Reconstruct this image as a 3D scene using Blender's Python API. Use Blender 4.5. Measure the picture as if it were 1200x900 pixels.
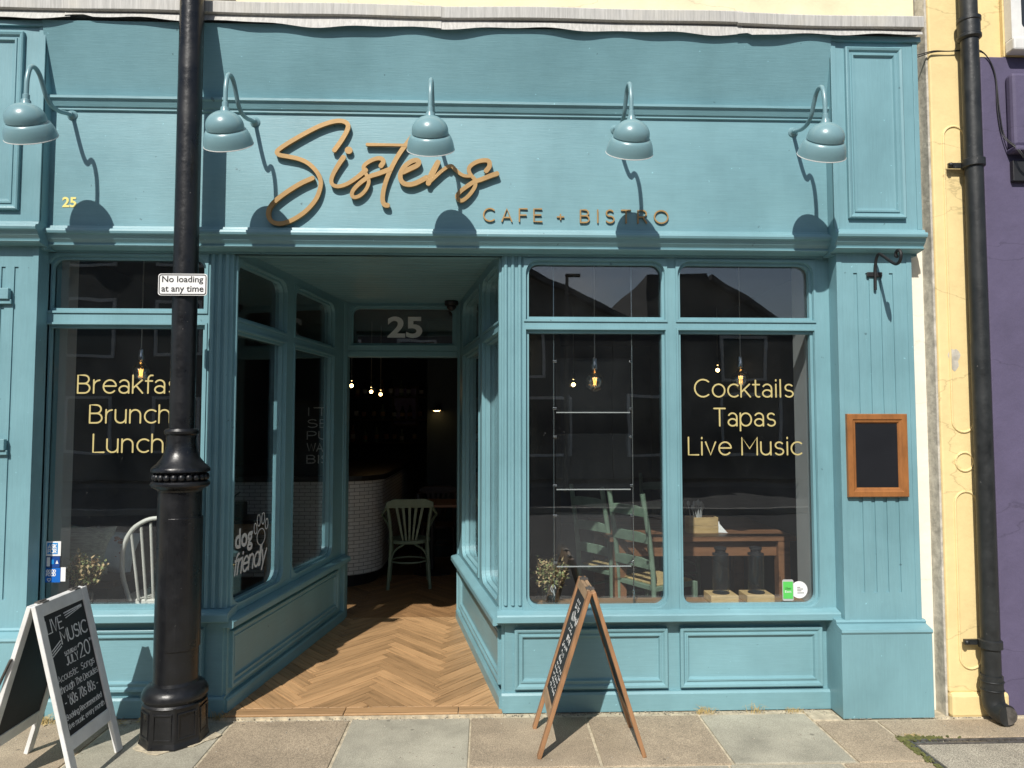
import bpy, bmesh, math, random
from mathutils import Vector, Matrix
random.seed(7)
R = math.radians
scene = bpy.context.scene
for o in list(bpy.data.objects): bpy.data.objects.remove(o)
COL = scene.collection

# ------------------------------------------------------------------ camera, sky, sun, exposure
F_PX, PITCH, YAW, CZ, CAMD = 850.0, R(3.1), R(-2.0), 1.6, 4.114
cam_data = bpy.data.cameras.new('camera'); cam = bpy.data.objects.new('camera', cam_data); COL.objects.link(cam)
cam.location = (0, -CAMD, CZ); cam.rotation_euler = (R(90) + PITCH, 0, YAW)
cam_data.sensor_width = 36; cam_data.lens = 36 * F_PX / 1200
cam_data.clip_start = 0.05; cam_data.clip_end = 2000
scene.camera = cam
SUN = Vector((0.33, 1.0, -1.045)).normalized()          # direction the light travels
sun_el = math.asin(-SUN.z); sun_az = math.atan2(-SUN.x, -SUN.y)   # compass angle of the sun seen from the shop
w = bpy.data.worlds.new('World'); scene.world = w; w.use_nodes = True
wn = w.node_tree; wn.nodes.clear()
sky = wn.nodes.new('ShaderNodeTexSky'); sky.sky_type = 'NISHITA'; sky.sun_disc = False
sky.sun_elevation = sun_el; sky.sun_rotation = sun_az
sky.altitude = 20; sky.air_density = 1.0; sky.dust_density = 1.2; sky.ozone_density = 1.0
# a few fair-weather clouds all round the sky
tcw = wn.nodes.new('ShaderNodeTexCoord'); mpw = wn.nodes.new('ShaderNodeMapping'); mpw.inputs['Scale'].default_value = (1.6, 1.6, 4.2)
cn = wn.nodes.new('ShaderNodeTexNoise'); cn.inputs['Scale'].default_value = 2.1; cn.inputs['Detail'].default_value = 7; cn.inputs['Roughness'].default_value = .58
cr = wn.nodes.new('ShaderNodeValToRGB'); cr.color_ramp.elements[0].position = .55; cr.color_ramp.elements[1].position = .72
cr.color_ramp.elements[1].color = (.75, .75, .75, 1)
mxw = wn.nodes.new('ShaderNodeMixRGB'); mxw.inputs[2].default_value = (8.5, 8.6, 8.8, 1)
bgw = wn.nodes.new('ShaderNodeBackground'); bgw.inputs['Strength'].default_value = 0.085
outw = wn.nodes.new('ShaderNodeOutputWorld')
wn.links.new(tcw.outputs['Generated'], mpw.inputs[0]); wn.links.new(mpw.outputs[0], cn.inputs['Vector'])
wn.links.new(cn.outputs['Fac'], cr.inputs[0]); wn.links.new(cr.outputs[0], mxw.inputs[0]); wn.links.new(sky.outputs[0], mxw.inputs[1])
wn.links.new(mxw.outputs[0], bgw.inputs[0]); wn.links.new(bgw.outputs[0], outw.inputs[0])
sl = bpy.data.lights.new('sun', 'SUN'); sl.energy = 4.9; sl.angle = R(0.5); sl.color = (1.0, .955, .88)
so = bpy.data.objects.new('sun', sl); COL.objects.link(so); so.rotation_euler = SUN.to_track_quat('-Z', 'Y').to_euler(); so.location = (-4, -12, 14)
scene.view_settings.view_transform = 'Standard'; scene.view_settings.look = 'None'
scene.view_settings.gamma = 1; scene.view_settings.use_curve_mapping = False
scene.view_settings.exposure = 0.1
scene.cycles.transparent_max_bounces = 32

# ------------------------------------------------------------------ photo pixel -> place
def ray(px, py):
    u = (px - 600) / F_PX; v = -(py - 450) / F_PX
    cp, sp = math.cos(PITCH), math.sin(PITCH)
    d = (u, cp - v * sp, sp + v * cp); c, s = math.cos(YAW), math.sin(YAW)
    return (d[0] * c - d[1] * s, d[0] * s + d[1] * c, d[2])
def PY(px, py, Y=0.0):                 # on the upright plane at depth Y -> (x, z)
    r = ray(px, py); t = (Y + CAMD) / r[1]; return r[0] * t, CZ + r[2] * t
def PZ(px, py, Z=0.0):                 # on the level plane at height Z -> (x, y)
    r = ray(px, py); t = (Z - CZ) / r[2]; return r[0] * t, -CAMD + r[1] * t
def PW(px, py, O, e):                  # on an upright plane through O along e -> (u, z)
    r = ray(px, py); nx, ny = -e[1], e[0]
    t = (O[0] * nx + (O[1] + CAMD) * ny) / (r[0] * nx + r[1] * ny)
    return (r[0] * t - O[0]) * e[0] + (-CAMD + r[1] * t - O[1]) * e[1], CZ + r[2] * t

# ------------------------------------------------------------------ materials
def nt(name):
    m = bpy.data.materials.new(name); m.use_nodes = True; t = m.node_tree
    return m, t, t.nodes['Principled BSDF'], t.nodes['Material Output']
def new(t, kind, **kw):
    n = t.nodes.new(kind)
    for k, v in kw.items():
        if k in n.inputs: n.inputs[k].default_value = v
        else: setattr(n, k, v)
    return n
def coords(t, scale=(1, 1, 1), kind='Object', rnd=False):
    tc = new(t, 'ShaderNodeTexCoord'); mp = new(t, 'ShaderNodeMapping'); mp.inputs['Scale'].default_value = scale
    t.links.new(tc.outputs[kind], mp.inputs['Vector'])
    if rnd:
        oi = new(t, 'ShaderNodeObjectInfo'); mm = new(t, 'ShaderNodeMath', operation='MULTIPLY'); mm.inputs[1].default_value = 37.0
        t.links.new(oi.outputs['Random'], mm.inputs[0]); t.links.new(mm.outputs[0], mp.inputs['Location'])
    return mp
def noise(t, mp, scale, detail=4, rough=.55):
    n = new(t, 'ShaderNodeTexNoise', Scale=scale, Detail=detail, Roughness=rough); t.links.new(mp.outputs[0], n.inputs['Vector']); return n
def ramp(t, src, stops):
    r = new(t, 'ShaderNodeValToRGB'); e = r.color_ramp.elements
    while len(e) < len(stops): e.new(.5)
    for el, (p, c) in zip(e, stops): el.position = p; el.color = (*c, 1) if len(c) == 3 else c
    t.links.new(src, r.inputs[0]); return r
def mix(t, fac, a, b, mode='MIX'):
    m = new(t, 'ShaderNodeMixRGB', blend_type=mode)
    for i, v in ((0, fac), (1, a), (2, b)):
        if isinstance(v, bpy.types.NodeSocket): t.links.new(v, m.inputs[i])
        elif isinstance(v, (int, float)): m.inputs[i].default_value = v
        else: m.inputs[i].default_value = (*v, 1)
    return m.outputs[0]
def bump(t, bsdf, h, strength, dist):
    b = new(t, 'ShaderNodeBump', Strength=strength, Distance=dist)
    t.links.new(h, b.inputs['Height']); t.links.new(b.outputs[0], bsdf.inputs['Normal']); return b
def sc(c, k): return tuple(max(0, min(1, x * k)) for x in c)
def pmat(name, col, rough=.5, var=.12, scale=6, bs=0, bscale=60, stretch=(1, 1, 1), metal=0, spec=.5, kind='Object', rnd=False, objvar=0):
    m, t, b, o = nt(name); mp = coords(t, stretch, kind, rnd)
    n = noise(t, mp, scale, 5)
    c = ramp(t, n.outputs['Fac'], [(.3, sc(col, 1 - var)), (.7, sc(col, 1 + var))]).outputs[0]
    if objvar:
        oi = new(t, 'ShaderNodeObjectInfo')
        f = ramp(t, oi.outputs['Random'], [(0, (1 - objvar,) * 3), (1, (1, 1, 1))]).outputs[0]
        c = mix(t, 1.0, c, f, 'MULTIPLY')
    t.links.new(c, b.inputs['Base Color'])
    b.inputs['Roughness'].default_value = rough; b.inputs['Metallic'].default_value = metal
    b.inputs['Specular IOR Level'].default_value = spec
    if bs:
        n2 = noise(t, mp, bscale, 6, .6); bump(t, b, n2.outputs['Fac'], bs, .004)
    return m
def paint(name, col, brush=(1.2, 1.2, 26), bs=.30, rough=.38, fade=.20):
    """hand-brushed gloss paint on old timber: faded patches, brush strokes, pin holes and a few chips"""
    m, t, b, o = nt(name)
    mp = coords(t); n1 = noise(t, mp, 1.1, 6, .62)
    c = ramp(t, n1.outputs['Fac'], [(.25, sc(col, 1 - fade)), (.5, col), (.75, sc(col, 1 + fade * .8))]).outputs[0]
    mpb = coords(t, brush); n2 = noise(t, mpb, 5.5, 5, .6)
    s = ramp(t, n2.outputs['Fac'], [(.3, (.945, .945, .945)), (.7, (1.04, 1.04, 1.04))]).outputs[0]
    c = mix(t, 1, c, s, 'MULTIPLY')
    n6 = noise(t, coords(t, (3.2, 3.2, .5)), 1.6, 7, .62); c = mix(t, 1, c, ramp(t, n6.outputs['Fac'], [(.30, (.93, .935, .93)), (.62, (1, 1, 1))]).outputs[0], 'MULTIPLY')
    n3 = noise(t, mp, 46, 2, .5); f3 = ramp(t, n3.outputs['Fac'], [(.755, (0, 0, 0)), (.785, (1, 1, 1))]).outputs[0]
    c = mix(t, f3, c, sc(col, 1.45))
    n4 = noise(t, mp, 19, 3, .5); f4 = ramp(t, n4.outputs['Fac'], [(.735, (0, 0, 0)), (.76, (1, 1, 1))]).outputs[0]
    c = mix(t, f4, c, sc(col, .55))
    t.links.new(c, b.inputs['Base Color'])
    rr = ramp(t, n1.outputs['Fac'], [(.3, (rough - .08,) * 3), (.7, (rough + .14,) * 3)]).outputs[0]
    t.links.new(rr, b.inputs['Roughness'])
    n5 = noise(t, mpb, 9, 6, .65); bump(t, b, n5.outputs['Fac'], bs, .003)
    return m
def wood(name, col, dark=.55, rough=.5, along=(2.2, 38, 38), kind='Object', objvar=.25, bs=.25):
    m, t, b, o = nt(name); mp = coords(t, along, kind, True); n = noise(t, mp, 1.6, 7, .62)
    c = ramp(t, n.outputs['Fac'], [(.25, sc(col, dark)), (.5, col), (.78, sc(col, 1.22))]).outputs[0]
    oi = new(t, 'ShaderNodeObjectInfo'); f = ramp(t, oi.outputs['Random'], [(0, (1 - objvar,) * 3), (1, (1.0, 1.0, 1.0))]).outputs[0]
    t.links.new(mix(t, 1.0, c, f, 'MULTIPLY'), b.inputs['Base Color']); b.inputs['Roughness'].default_value = rough
    bump(t, b, n.outputs['Fac'], bs, .002); return m
def stone(name, col, var=.25, speck=.35):
    m, t, b, o = nt(name); mp = coords(t, (1, 1, 1), 'Object', True)
    n1 = noise(t, mp, 3.2, 6, .65); c = ramp(t, n1.outputs['Fac'], [(.28, sc(col, 1 - var)), (.72, sc(col, 1 + var * .7))]).outputs[0]
    n2 = noise(t, mp, 210, 2, .6); s = ramp(t, n2.outputs['Fac'], [(.3, (1 - speck,) * 3), (.5, (1, 1, 1)), (.72, (1 + speck * 1.2,) * 3)]).outputs[0]
    c = mix(t, 1, c, s, 'MULTIPLY')
    n3 = noise(t, mp, 11, 5, .7); f = ramp(t, n3.outputs['Fac'], [(.62, (0, 0, 0)), (.74, (.55, .55, .55))]).outputs[0]
    c = mix(t, f, c, sc(col, .5))
    v = new(t, 'ShaderNodeTexVoronoi', Scale=5.5); t.links.new(mp.outputs[0], v.inputs['Vector'])
    f2 = ramp(t, v.outputs['Distance'], [(.05, (.75, .75, .75)), (.075, (0, 0, 0))]).outputs[0]
    c = mix(t, f2, c, sc(col, .42))
    t.links.new(c, b.inputs['Base Color']); b.inputs['Roughness'].default_value = .88
    ad = mix(t, .35, n2.outputs['Fac'], n3.outputs['Fac']); bump(t, b, ad, .5, .006); return m
def render_wall(name, col, crack=.5, blotch=.14):
    """old painted render: blotches, hairline cracks, small pits"""
    m, t, b, o = nt(name); mp = coords(t)
    n1 = noise(t, mp, 2.6, 6, .65); c = ramp(t, n1.outputs['Fac'], [(.3, sc(col, 1 - blotch)), (.7, sc(col, 1 + blotch * .5))]).outputs[0]
    mpn = coords(t, (.8, .8, 2.2)); nw = noise(t, mpn, 3, 5); mpd = new(t, 'ShaderNodeMixRGB'); mpd.inputs[0].default_value = .28
    t.links.new(mpn.outputs[0], mpd.inputs[1]); t.links.new(nw.outputs['Color'], mpd.inputs[2])
    v = new(t, 'ShaderNodeTexVoronoi', Scale=.85, feature='DISTANCE_TO_EDGE'); t.links.new(mpd.outputs[0], v.inputs['Vector'])
    f = ramp(t, v.outputs['Distance'], [(.0, (crack,) * 3), (.0045, (0, 0, 0))]).outputs[0]
    c = mix(t, f, c, sc(col, .38))
    n3 = noise(t, mp, 34, 4, .6); f3 = ramp(t, n3.outputs['Fac'], [(.70, (0, 0, 0)), (.76, (.5, .5, .5))]).outputs[0]
    c = mix(t, f3, c, sc(col, .5))
    t.links.new(c, b.inputs['Base Color']); b.inputs['Roughness'].default_value = .75
    n4 = noise(t, mp, 16, 7, .65); bump(t, b, n4.outputs['Fac'], .45, .008); return m
def glass(name, tint, f0=.05, dirt=.05):
    """window glass: see-through with a mirror-like share that grows at grazing angles, a little dust on it"""
    m, t, b, o = nt(name); t.nodes.remove(b)
    tr = new(t, 'ShaderNodeBsdfTransparent'); tr.inputs[0].default_value = (*tint, 1)
    gl = new(t, 'ShaderNodeBsdfGlossy', Roughness=.0); gl.inputs[0].default_value = (1, 1, 1, 1)
    if f0 < .1:                          # old sheet glass is never quite flat: reflections wander a little
        nw = noise(t, coords(t), 1.8, 2, .5); bw_ = new(t, 'ShaderNodeBump', Strength=.16, Distance=.006); t.links.new(nw.outputs['Fac'], bw_.inputs['Height']); t.links.new(bw_.outputs[0], gl.inputs['Normal'])
    lw = new(t, 'ShaderNodeLayerWeight', Blend=.5)
    pw = new(t, 'ShaderNodeMath', operation='POWER'); pw.inputs[1].default_value = 5; t.links.new(lw.outputs['Facing'], pw.inputs[0])
    ma = new(t, 'ShaderNodeMath', operation='MULTIPLY_ADD'); ma.inputs[1].default_value = 1 - f0; ma.inputs[2].default_value = f0; t.links.new(pw.outputs[0], ma.inputs[0])
    mx = new(t, 'ShaderNodeMixShader'); t.links.new(ma.outputs[0], mx.inputs[0]); t.links.new(tr.outputs[0], mx.inputs[1]); t.links.new(gl.outputs[0], mx.inputs[2])
    df = new(t, 'ShaderNodeBsdfDiffuse'); df.inputs[0].default_value = (.6, .62, .62, 1)
    mp = coords(t); n = noise(t, mp, 120, 3, .6); n2 = noise(t, mp, 3, 5, .6)
    f = ramp(t, n.outputs['Fac'], [(.70, (0, 0, 0)), (.76, (dirt * 6,) * 3)]).outputs[0]
    f2 = ramp(t, n2.outputs['Fac'], [(.35, (dirt * .04,) * 3), (.75, (dirt * .2,) * 3)]).outputs[0]
    f = mix(t, 1, f, f2, 'ADD')
    mx2 = new(t, 'ShaderNodeMixShader'); t.links.new(f, mx2.inputs[0]); t.links.new(mx.outputs[0], mx2.inputs[1]); t.links.new(df.outputs[0], mx2.inputs[2])
    t.links.new(mx2.outputs[0], o.inputs['Surface']); return m
def emit(name, col, s):
    m, t, b, o = nt(name); b.inputs['Base Color'].default_value = (*col, 1); b.inputs['Emission Color'].default_value = (*col, 1)
    b.inputs['Emission Strength'].default_value = s; return m
def brick(name, col, mortar, bw, bh, kind='UV'):
    m, t, b, o = nt(name); mp = coords(t, (1, 1, 1), kind)
    br = new(t, 'ShaderNodeTexBrick', Scale=1.0); br.inputs['Brick Width'].default_value = bw; br.inputs['Row Height'].default_value = bh
    br.inputs['Mortar Size'].default_value = .0028; br.inputs['Color1'].default_value = (*col, 1); br.inputs['Color2'].default_value = (*sc(col, .88), 1); br.inputs['Mortar'].default_value = (*mortar, 1)
    t.links.new(mp.outputs[0], br.inputs['Vector']); t.links.new(br.outputs['Color'], b.inputs['Base Color'])
    b.inputs['Roughness'].default_value = .3; bump(t, b, br.outputs['Fac'], -.4, .004); return m

TEAL = (.178, .345, .390)
M = dict(
    teal=paint('teal_paint', TEAL),
    teal_v=paint('teal_paint_upright_strokes', TEAL, brush=(26, 26, 1.2)),
    lampteal=pmat('teal_enamel', (.18, .315, .35), .3, .05, 4),
    white_in=pmat('lamp_white_enamel', (.75, .75, .72), .4, .03),
    gold=pmat('brass_lettering', (.365, .228, .090), .42, .1, 9, .1, 60, metal=.25),
    goldvinyl=pmat('gold_vinyl', (.50, .42, .18), .5, .05),
    whitevinyl=pmat('white_vinyl', (.72, .74, .73), .5, .05),
    yellow_num=pmat('yellow_vinyl', (.78, .68, .22), .5, .04),
    lead=None, cream=render_wall('cream_render', (.80, .70, .47), .35), whitewall=render_wall('white_render', (.83, .78, .66), .25, .1),
    cement=pmat('rough_cement', (.50, .47, .40), .95, .3, 22, .9, 50), yellow=render_wall('yellow_render', (.80, .63, .31), .45, .14),
    purple=render_wall('purple_render', (.100, .085, .155), .45, .2),
    black=pmat('black_gloss_paint', (.012, .013, .015), .33, .35, 14, .25, 40), pipe=pmat('cast_iron_black', (.022, .024, .026), .48, .4, 12, .35, 60),
    iron=pmat('wrought_iron', (.012, .012, .013), .55, .2, 30, .3, 80),
    slabA=stone('brown_paving_stone', (.345, .280, .198), .3, .5), slabB=stone('grey_green_paving_stone', (.355, .335, .265), .32, .3),
    mortar=pmat('lime_mortar', (.46, .40, .29), .95, .35, 25, .9, 60), aggregate=stone('exposed_aggregate', (.33, .30, .24), .3, .8),
    asphalt=stone('asphalt', (.06, .06, .062), .2, .5), kerb=stone('kerb_stone', (.34, .33, .31), .2, .4),
    steel=pmat('worn_steel', (.16, .15, .14), .5, .4, 30, .4, 90, metal=.7),
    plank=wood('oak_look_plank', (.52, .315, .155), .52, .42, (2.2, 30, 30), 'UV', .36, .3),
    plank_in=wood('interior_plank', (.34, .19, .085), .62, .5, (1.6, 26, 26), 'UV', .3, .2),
    brownwood=wood('varnished_softwood', (.33, .175, .085), .6, .5, (24, 24, 3), 'Object', .15, .3),
    railwood=wood('weathered_softwood', (.36, .24, .14), .6, .65, (6, 6, 20), 'Object', .15, .3),
    oakframe=wood('oak_frame', (.30, .12, .035), .65, .45, (14, 14, 5), 'Object', .1),
    tablewood=wood('dark_table_wood', (.27, .13, .065), .55, .4, (3, 18, 18)),
    pine=wood('pale_pine', (.62, .43, .20), .7, .55, (5, 5, 26)),
    sillwood=wood('window_board_wood', (.34, .20, .10), .6, .5, (2.5, 30, 30)),
    whitewood=pmat('white_painted_wood', (.70, .70, .68), .5, .12, 10, .25, 60), creamwood=pmat('cream_painted_chair', (.80, .78, .70), .45, .08, 10),
    greenwood=pmat('sage_painted_chair', (.20, .28, .20), .5, .14, 12, .2, 60), straw=pmat('rush_seat', (.50, .36, .16), .85, .3, 60, .6, 120),
    slate=pmat('chalkboard', (.014, .015, .017), .62, .4, 5), blackboard=pmat('menu_board_black', (.010, .011, .014), .4, .2, 5),
    chalk=pmat('chalk', (.66, .67, .66), .95, .25, 90), navy=pmat('dark_interior_wall', (.018, .034, .052), .7, .15, 3),
    darkceil=pmat('dark_interior_ceiling', (.035, .038, .042), .8, .1, 3), greywall=pmat('pale_grey_reveal', (.42, .43, .42), .7, .06, 4),
    counter=brick('white_brick_tile', (.80, .80, .77), (.25, .25, .24), .105, .036), darktop=pmat('dark_counter_top', (.02, .017, .015), .35, .2),
    deepfloor=wood('dark_floor', (.12, .075, .04), .6, .5, (2, 18, 18)), darkwood=wood('dark_stained_wood', (.05, .026, .015), .6, .5, (3, 18, 18)),
    cush1=pmat('striped_cushion_cloth', (.84, .77, .60), .9, .3, 3, .5, 60, (3, 38, 38)), cush2=pmat('grey_blue_cushion_cloth', (.74, .79, .77), .9, .25, 5, .5, 60),
    coral=pmat('coral_print', (.50, .27, .20), .9, .3, 16), leaf=pmat('dry_green_leaf', (.27, .30, .12), .65, .4, 30), leafdry=pmat('dry_brown_leaf', (.52, .38, .20), .75, .3, 30),
    stem=pmat('twig', (.24, .15, .08), .8, .3, 40), weed=pmat('dry_grass', (.46, .35, .15), .9, .3, 30),
    pane=glass('window_glass', (.945, .968, .975), .082, .04), clear=glass('clear_acrylic', (.95, .96, .96), .05, .06), bulbglass=glass('smoked_bulb_glass', (.60, .54, .42), .42, 0),
    chrome=pmat('bright_metal', (.65, .65, .64), .22, .05, metal=1), cable=pmat('grey_flex', (.30, .30, .29), .6, .05), filament=emit('bulb_filament', (1.0, .55, .16), 7), warmbulb=emit('lit_bulb', (1.0, .62, .24), 14),
    signwhite=pmat('sign_white', (.80, .80, .79), .35, .03), signblack=pmat('sign_black', (.012, .012, .012), .5, .05),
    blue1=pmat('sticker_sky_blue', (.02, .25, .62), .4, .05), blue2=pmat('sticker_navy', (.012, .06, .26), .4, .05), blue3=pmat('sticker_blue', (.01, .13, .50), .4, .05),
    green=pmat('sticker_green', (.10, .52, .10), .4, .05), plastic_dark=pmat('dark_plastic', (.02, .02, .022), .45, .1), paper=pmat('white_paper', (.68, .68, .66), .8, .05),
    housewall=render_wall('far_render', (.11, .105, .10), .2), slateroof=pmat('slate_roof', (.07, .072, .08), .7, .3, 8), farglass=pmat('far_window_glass', (.03, .035, .04), .1, .1),
    lilac=pmat('lilac_print', (.35, .30, .50), .6, .2, 20), greenpanel=pmat('dark_green_panel', (.016, .026, .026), .6, .15, 3),
    ground=stone('ground_dust', (.20, .19, .17), .2, .3),
)
def iron_paint(name, col, rough):
    m, t, b, o = nt(name); mp = coords(t); n = noise(t, mp, 9, 6, .65)
    c = ramp(t, n.outputs['Fac'], [(.3, sc(col, .7)), (.7, sc(col, 1.5))]).outputs[0]
    n2 = noise(t, mp, 42, 3, .6); f = ramp(t, n2.outputs['Fac'], [(.715, (0, 0, 0)), (.75, (.6, .6, .6))]).outputs[0]
    c = mix(t, f, c, (.20, .19, .18))
    n3 = noise(t, coords(t, (1, 1, .35)), 5, 6, .7); f = ramp(t, n3.outputs['Fac'], [(.6, (0, 0, 0)), (.8, (.10, .10, .10))]).outputs[0]
    c = mix(t, f, c, (.16, .145, .12)); t.links.new(c, b.inputs['Base Color'])
    t.links.new(ramp(t, n.outputs['Fac'], [(.3, (rough - .08,) * 3), (.7, (rough + .18,) * 3)]).outputs[0], b.inputs['Roughness'])
    n4 = noise(t, mp, 26, 5, .6); bump(t, b, n4.outputs['Fac'], .3, .006); return m
M['black'] = iron_paint('black_gloss_paint_scuffed', (.007, .0075, .009), .30); M['pipe'] = iron_paint('cast_iron_black_worn', (.015, .017, .018), .42)
# lead: dull streaky metal sheet
m, t, b, o = nt('weathered_lead'); mp = coords(t, (60, 60, 3)); n = noise(t, mp, 1.3, 6, .65)
n2 = noise(t, coords(t), 5, 5, .6)
c = ramp(t, n.outputs['Fac'], [(.25, (.30, .295, .28)), (.75, (.60, .59, .56))]).outputs[0]
c = mix(t, ramp(t, n2.outputs['Fac'], [(.5, (0, 0, 0)), (.75, (.5, .5, .5))]).outputs[0], c, (.55, .52, .44))
t.links.new(c, b.inputs['Base Color']); b.inputs['Roughness'].default_value = .6; bump(t, b, n.outputs['Fac'], .3, .004); M['lead'] = m

# ------------------------------------------------------------------ mesh builder
WM = {}
class MB:
    def __init__(s): s.v = []; s.f = []; s.uv = None
    def add(s, vs, fs, T=None):
        k = len(s.v)
        s.v += [(T @ Vector(p)) if T else Vector(p) for p in vs]; s.f += [tuple(i + k for i in f) for f in fs]; return s
    def box(s, x0, x1, y0, y1, z0, z1, T=None):
        x0, x1 = sorted((x0, x1)); y0, y1 = sorted((y0, y1)); z0, z1 = sorted((z0, z1))
        return s.add([(x0, y0, z0), (x1, y0, z0), (x1, y1, z0), (x0, y1, z0), (x0, y0, z1), (x1, y0, z1), (x1, y1, z1), (x0, y1, z1)],
                     [(0, 3, 2, 1), (4, 5, 6, 7), (0, 1, 5, 4), (1, 2, 6, 5), (2, 3, 7, 6), (3, 0, 4, 7)], T)
    def prism(s, pts, vec, T=None):                        # closed loop of 3-D points swept by vec
        n = len(pts); vec = Vector(vec); a = [Vector(p) for p in pts]
        nn = Vector((0, 0, 0))
        for i in range(n): nn += a[i].cross(a[(i + 1) % n])
        if nn.dot(vec) > 0: a.reverse()
        return s.add(a + [p + vec for p in a], [tuple(range(n)), tuple(range(2 * n - 1, n - 1, -1))] + [(i, i + n, (i + 1) % n + n, (i + 1) % n) for i in range(n)], T)
    def bar(s, a, b, wx, wy=None, up=(0, 0, 1), T=None):   # square timber from a to b
        a, b = Vector(a), Vector(b); d = (b - a).normalized(); wy = wy or wx; up = Vector(up)
        if abs(d.dot(up)) > .98: up = Vector((0, 1, 0))
        p = d.cross(up).normalized() * wx / 2; q = d.cross(p).normalized() * wy / 2
        return s.prism([a + p + q, a - p + q, a - p - q, a + p - q], b - a, T)
    def tube(s, pts, r, n=10, T=None, closed=False):
        pts = [Vector(p) for p in pts]; N = len(pts); rs = r if isinstance(r, (list, tuple)) else [r] * N
        vs = []; prev = None
        for i, p in enumerate(pts):
            d = (pts[(i + 1) % N] - pts[i - 1]) if closed else (pts[min(i + 1, N - 1)] - pts[max(i - 1, 0)])
            d = d.normalized()
            if prev is None: prev = d.cross(Vector((0, 0, 1))) if abs(d.z) < .9 else d.cross(Vector((1, 0, 0)))
            prev = (prev - d * prev.dot(d)).normalized(); q = d.cross(prev)
            vs += [p + (prev * math.cos(2 * math.pi * k / n) + q * math.sin(2 * math.pi * k / n)) * rs[i] for k in range(n)]
        fs = [(i * n + k, i * n + (k + 1) % n, ((i + 1) % N) * n + (k + 1) % n, ((i + 1) % N) * n + k) for i in range(N if closed else N - 1) for k in range(n)]
        if not closed: fs += [tuple(reversed(range(n))), tuple(range((N - 1) * n, N * n))]
        return s.add(vs, fs, T)
    def lathe(s, prof, n=24, T=None, rot=0):
        vs = []; N = len(prof)
        for r, z in prof: vs += [(r * math.cos(2 * math.pi * k / n + rot), r * math.sin(2 * math.pi * k / n + rot), z) for k in range(n)]
        fs = [(i * n + k, i * n + (k + 1) % n, (i + 1) * n + (k + 1) % n, (i + 1) * n + k) for i in range(N - 1) for k in range(n)]
        fs += [tuple(reversed(range(n))), tuple(range((N - 1) * n, N * n))]
        return s.add(vs, fs, T)
    def ball(s, c, r, n=10, T=None, sq=(1, 1, 1)):
        prof = [(max(1e-4, math.sin(math.pi * i / 8)), -math.cos(math.pi * i / 8)) for i in range(9)]
        X = Matrix.Translation(c) @ Matrix.Diagonal((r * sq[0], r * sq[1], r * sq[2], 1))
        return s.lathe(prof, n, (T @ X) if T else X)
    def frame(s, x0, x1, z0, z1, prof, T=None, cap=False, back=False):   # mitred rectangular moulding, prof = [(inset, y)]
        vs = []; fs = []
        for d, y in prof: vs += [(x0 + d, y, z0 + d), (x1 - d, y, z0 + d), (x1 - d, y, z1 - d), (x0 + d, y, z1 - d)]
        for i in range(len(prof) - 1):
            for k in range(4): fs.append((i * 4 + k, i * 4 + (k + 1) % 4, i * 4 + 4 + (k + 1) % 4, i * 4 + 4 + k))
        if cap: j = (len(prof) - 1) * 4; fs.append((j, j + 1, j + 2, j + 3))
        return s.add(vs, fs, T)
    def opening(s, o, i, rad, y0, y1, T=None, n=6):
        """flat frame: rectangle o with an opening i (x0,x1,z0,z1), rad = corner radii (bl, br, tr, tl); front y0, back y1"""
        ox0, ox1, oz0, oz1 = o; ix0, ix1, iz0, iz1 = i
        oc = [(ox0, oz0), (ox1, oz0), (ox1, oz1), (ox0, oz1)]; arcs = []
        for k, (cx, cz, sx, sz, a0) in enumerate([(ix0, iz0, 1, 1, 180), (ix1, iz0, -1, 1, 270), (ix1, iz1, -1, -1, 0), (ix0, iz1, 1, -1, 90)]):
            r = rad[k]; m = n if r > 1e-4 else 0
            arcs.append([(cx + sx * r + r * math.cos(R(a0 + 90 * j / max(m, 1))), cz + sz * r + r * math.sin(R(a0 + 90 * j / max(m, 1)))) for j in range(m + 1)])
        for y, flip in ((y0, 0), (y1, 1)):
            vs = [(x, y, z) for x, z in oc]; idx = []
            for a in arcs:
                idx.append([len(vs) + j for j in range(len(a))]); vs += [(x, y, z) for x, z in a]
            fs = []
            for k in range(4):
                for j in range(len(idx[k]) - 1): fs.append((k, idx[k][j + 1], idx[k][j]))
                fs.append((k, (k + 1) % 4, idx[(k + 1) % 4][0], idx[k][-1]))
            if flip: fs = [tuple(reversed(f)) for f in fs]
            s.add(vs, fs, T)
        loop = [p for a in arcs for p in a]; N = len(loop)
        s.add([(x, y0, z) for x, z in loop] + [(x, y1, z) for x, z in loop], [(k, (k + 1) % N, (k + 1) % N + N, k + N) for k in range(N)], T)
        s.add([(x, y0, z) for x, z in oc] + [(x, y1, z) for x, z in oc], [(k, k + 4, (k + 1) % 4 + 4, (k + 1) % 4) for k in range(4)], T)
        return s
    def ribbon(s, pts, wid, to, depth, slope=.0006, caps=True):
        """flat stroke: 2-D centreline pts with widths, raised by depth; to(u, v, d) -> 3-D"""
        N = len(pts); ws = wid if isinstance(wid, (list, tuple)) else [wid] * N
        Lf, Rt = [], []
        for i in range(N):
            a = pts[max(i - 1, 0)]; c = pts[min(i + 1, N - 1)]; dx, dz = c[0] - a[0], c[1] - a[1]; l = math.hypot(dx, dz) or 1
            nx, nz = -dz / l * ws[i] / 2, dx / l * ws[i] / 2
            Lf.append((pts[i][0] + nx, pts[i][1] + nz)); Rt.append((pts[i][0] - nx, pts[i][1] - nz))
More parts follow.
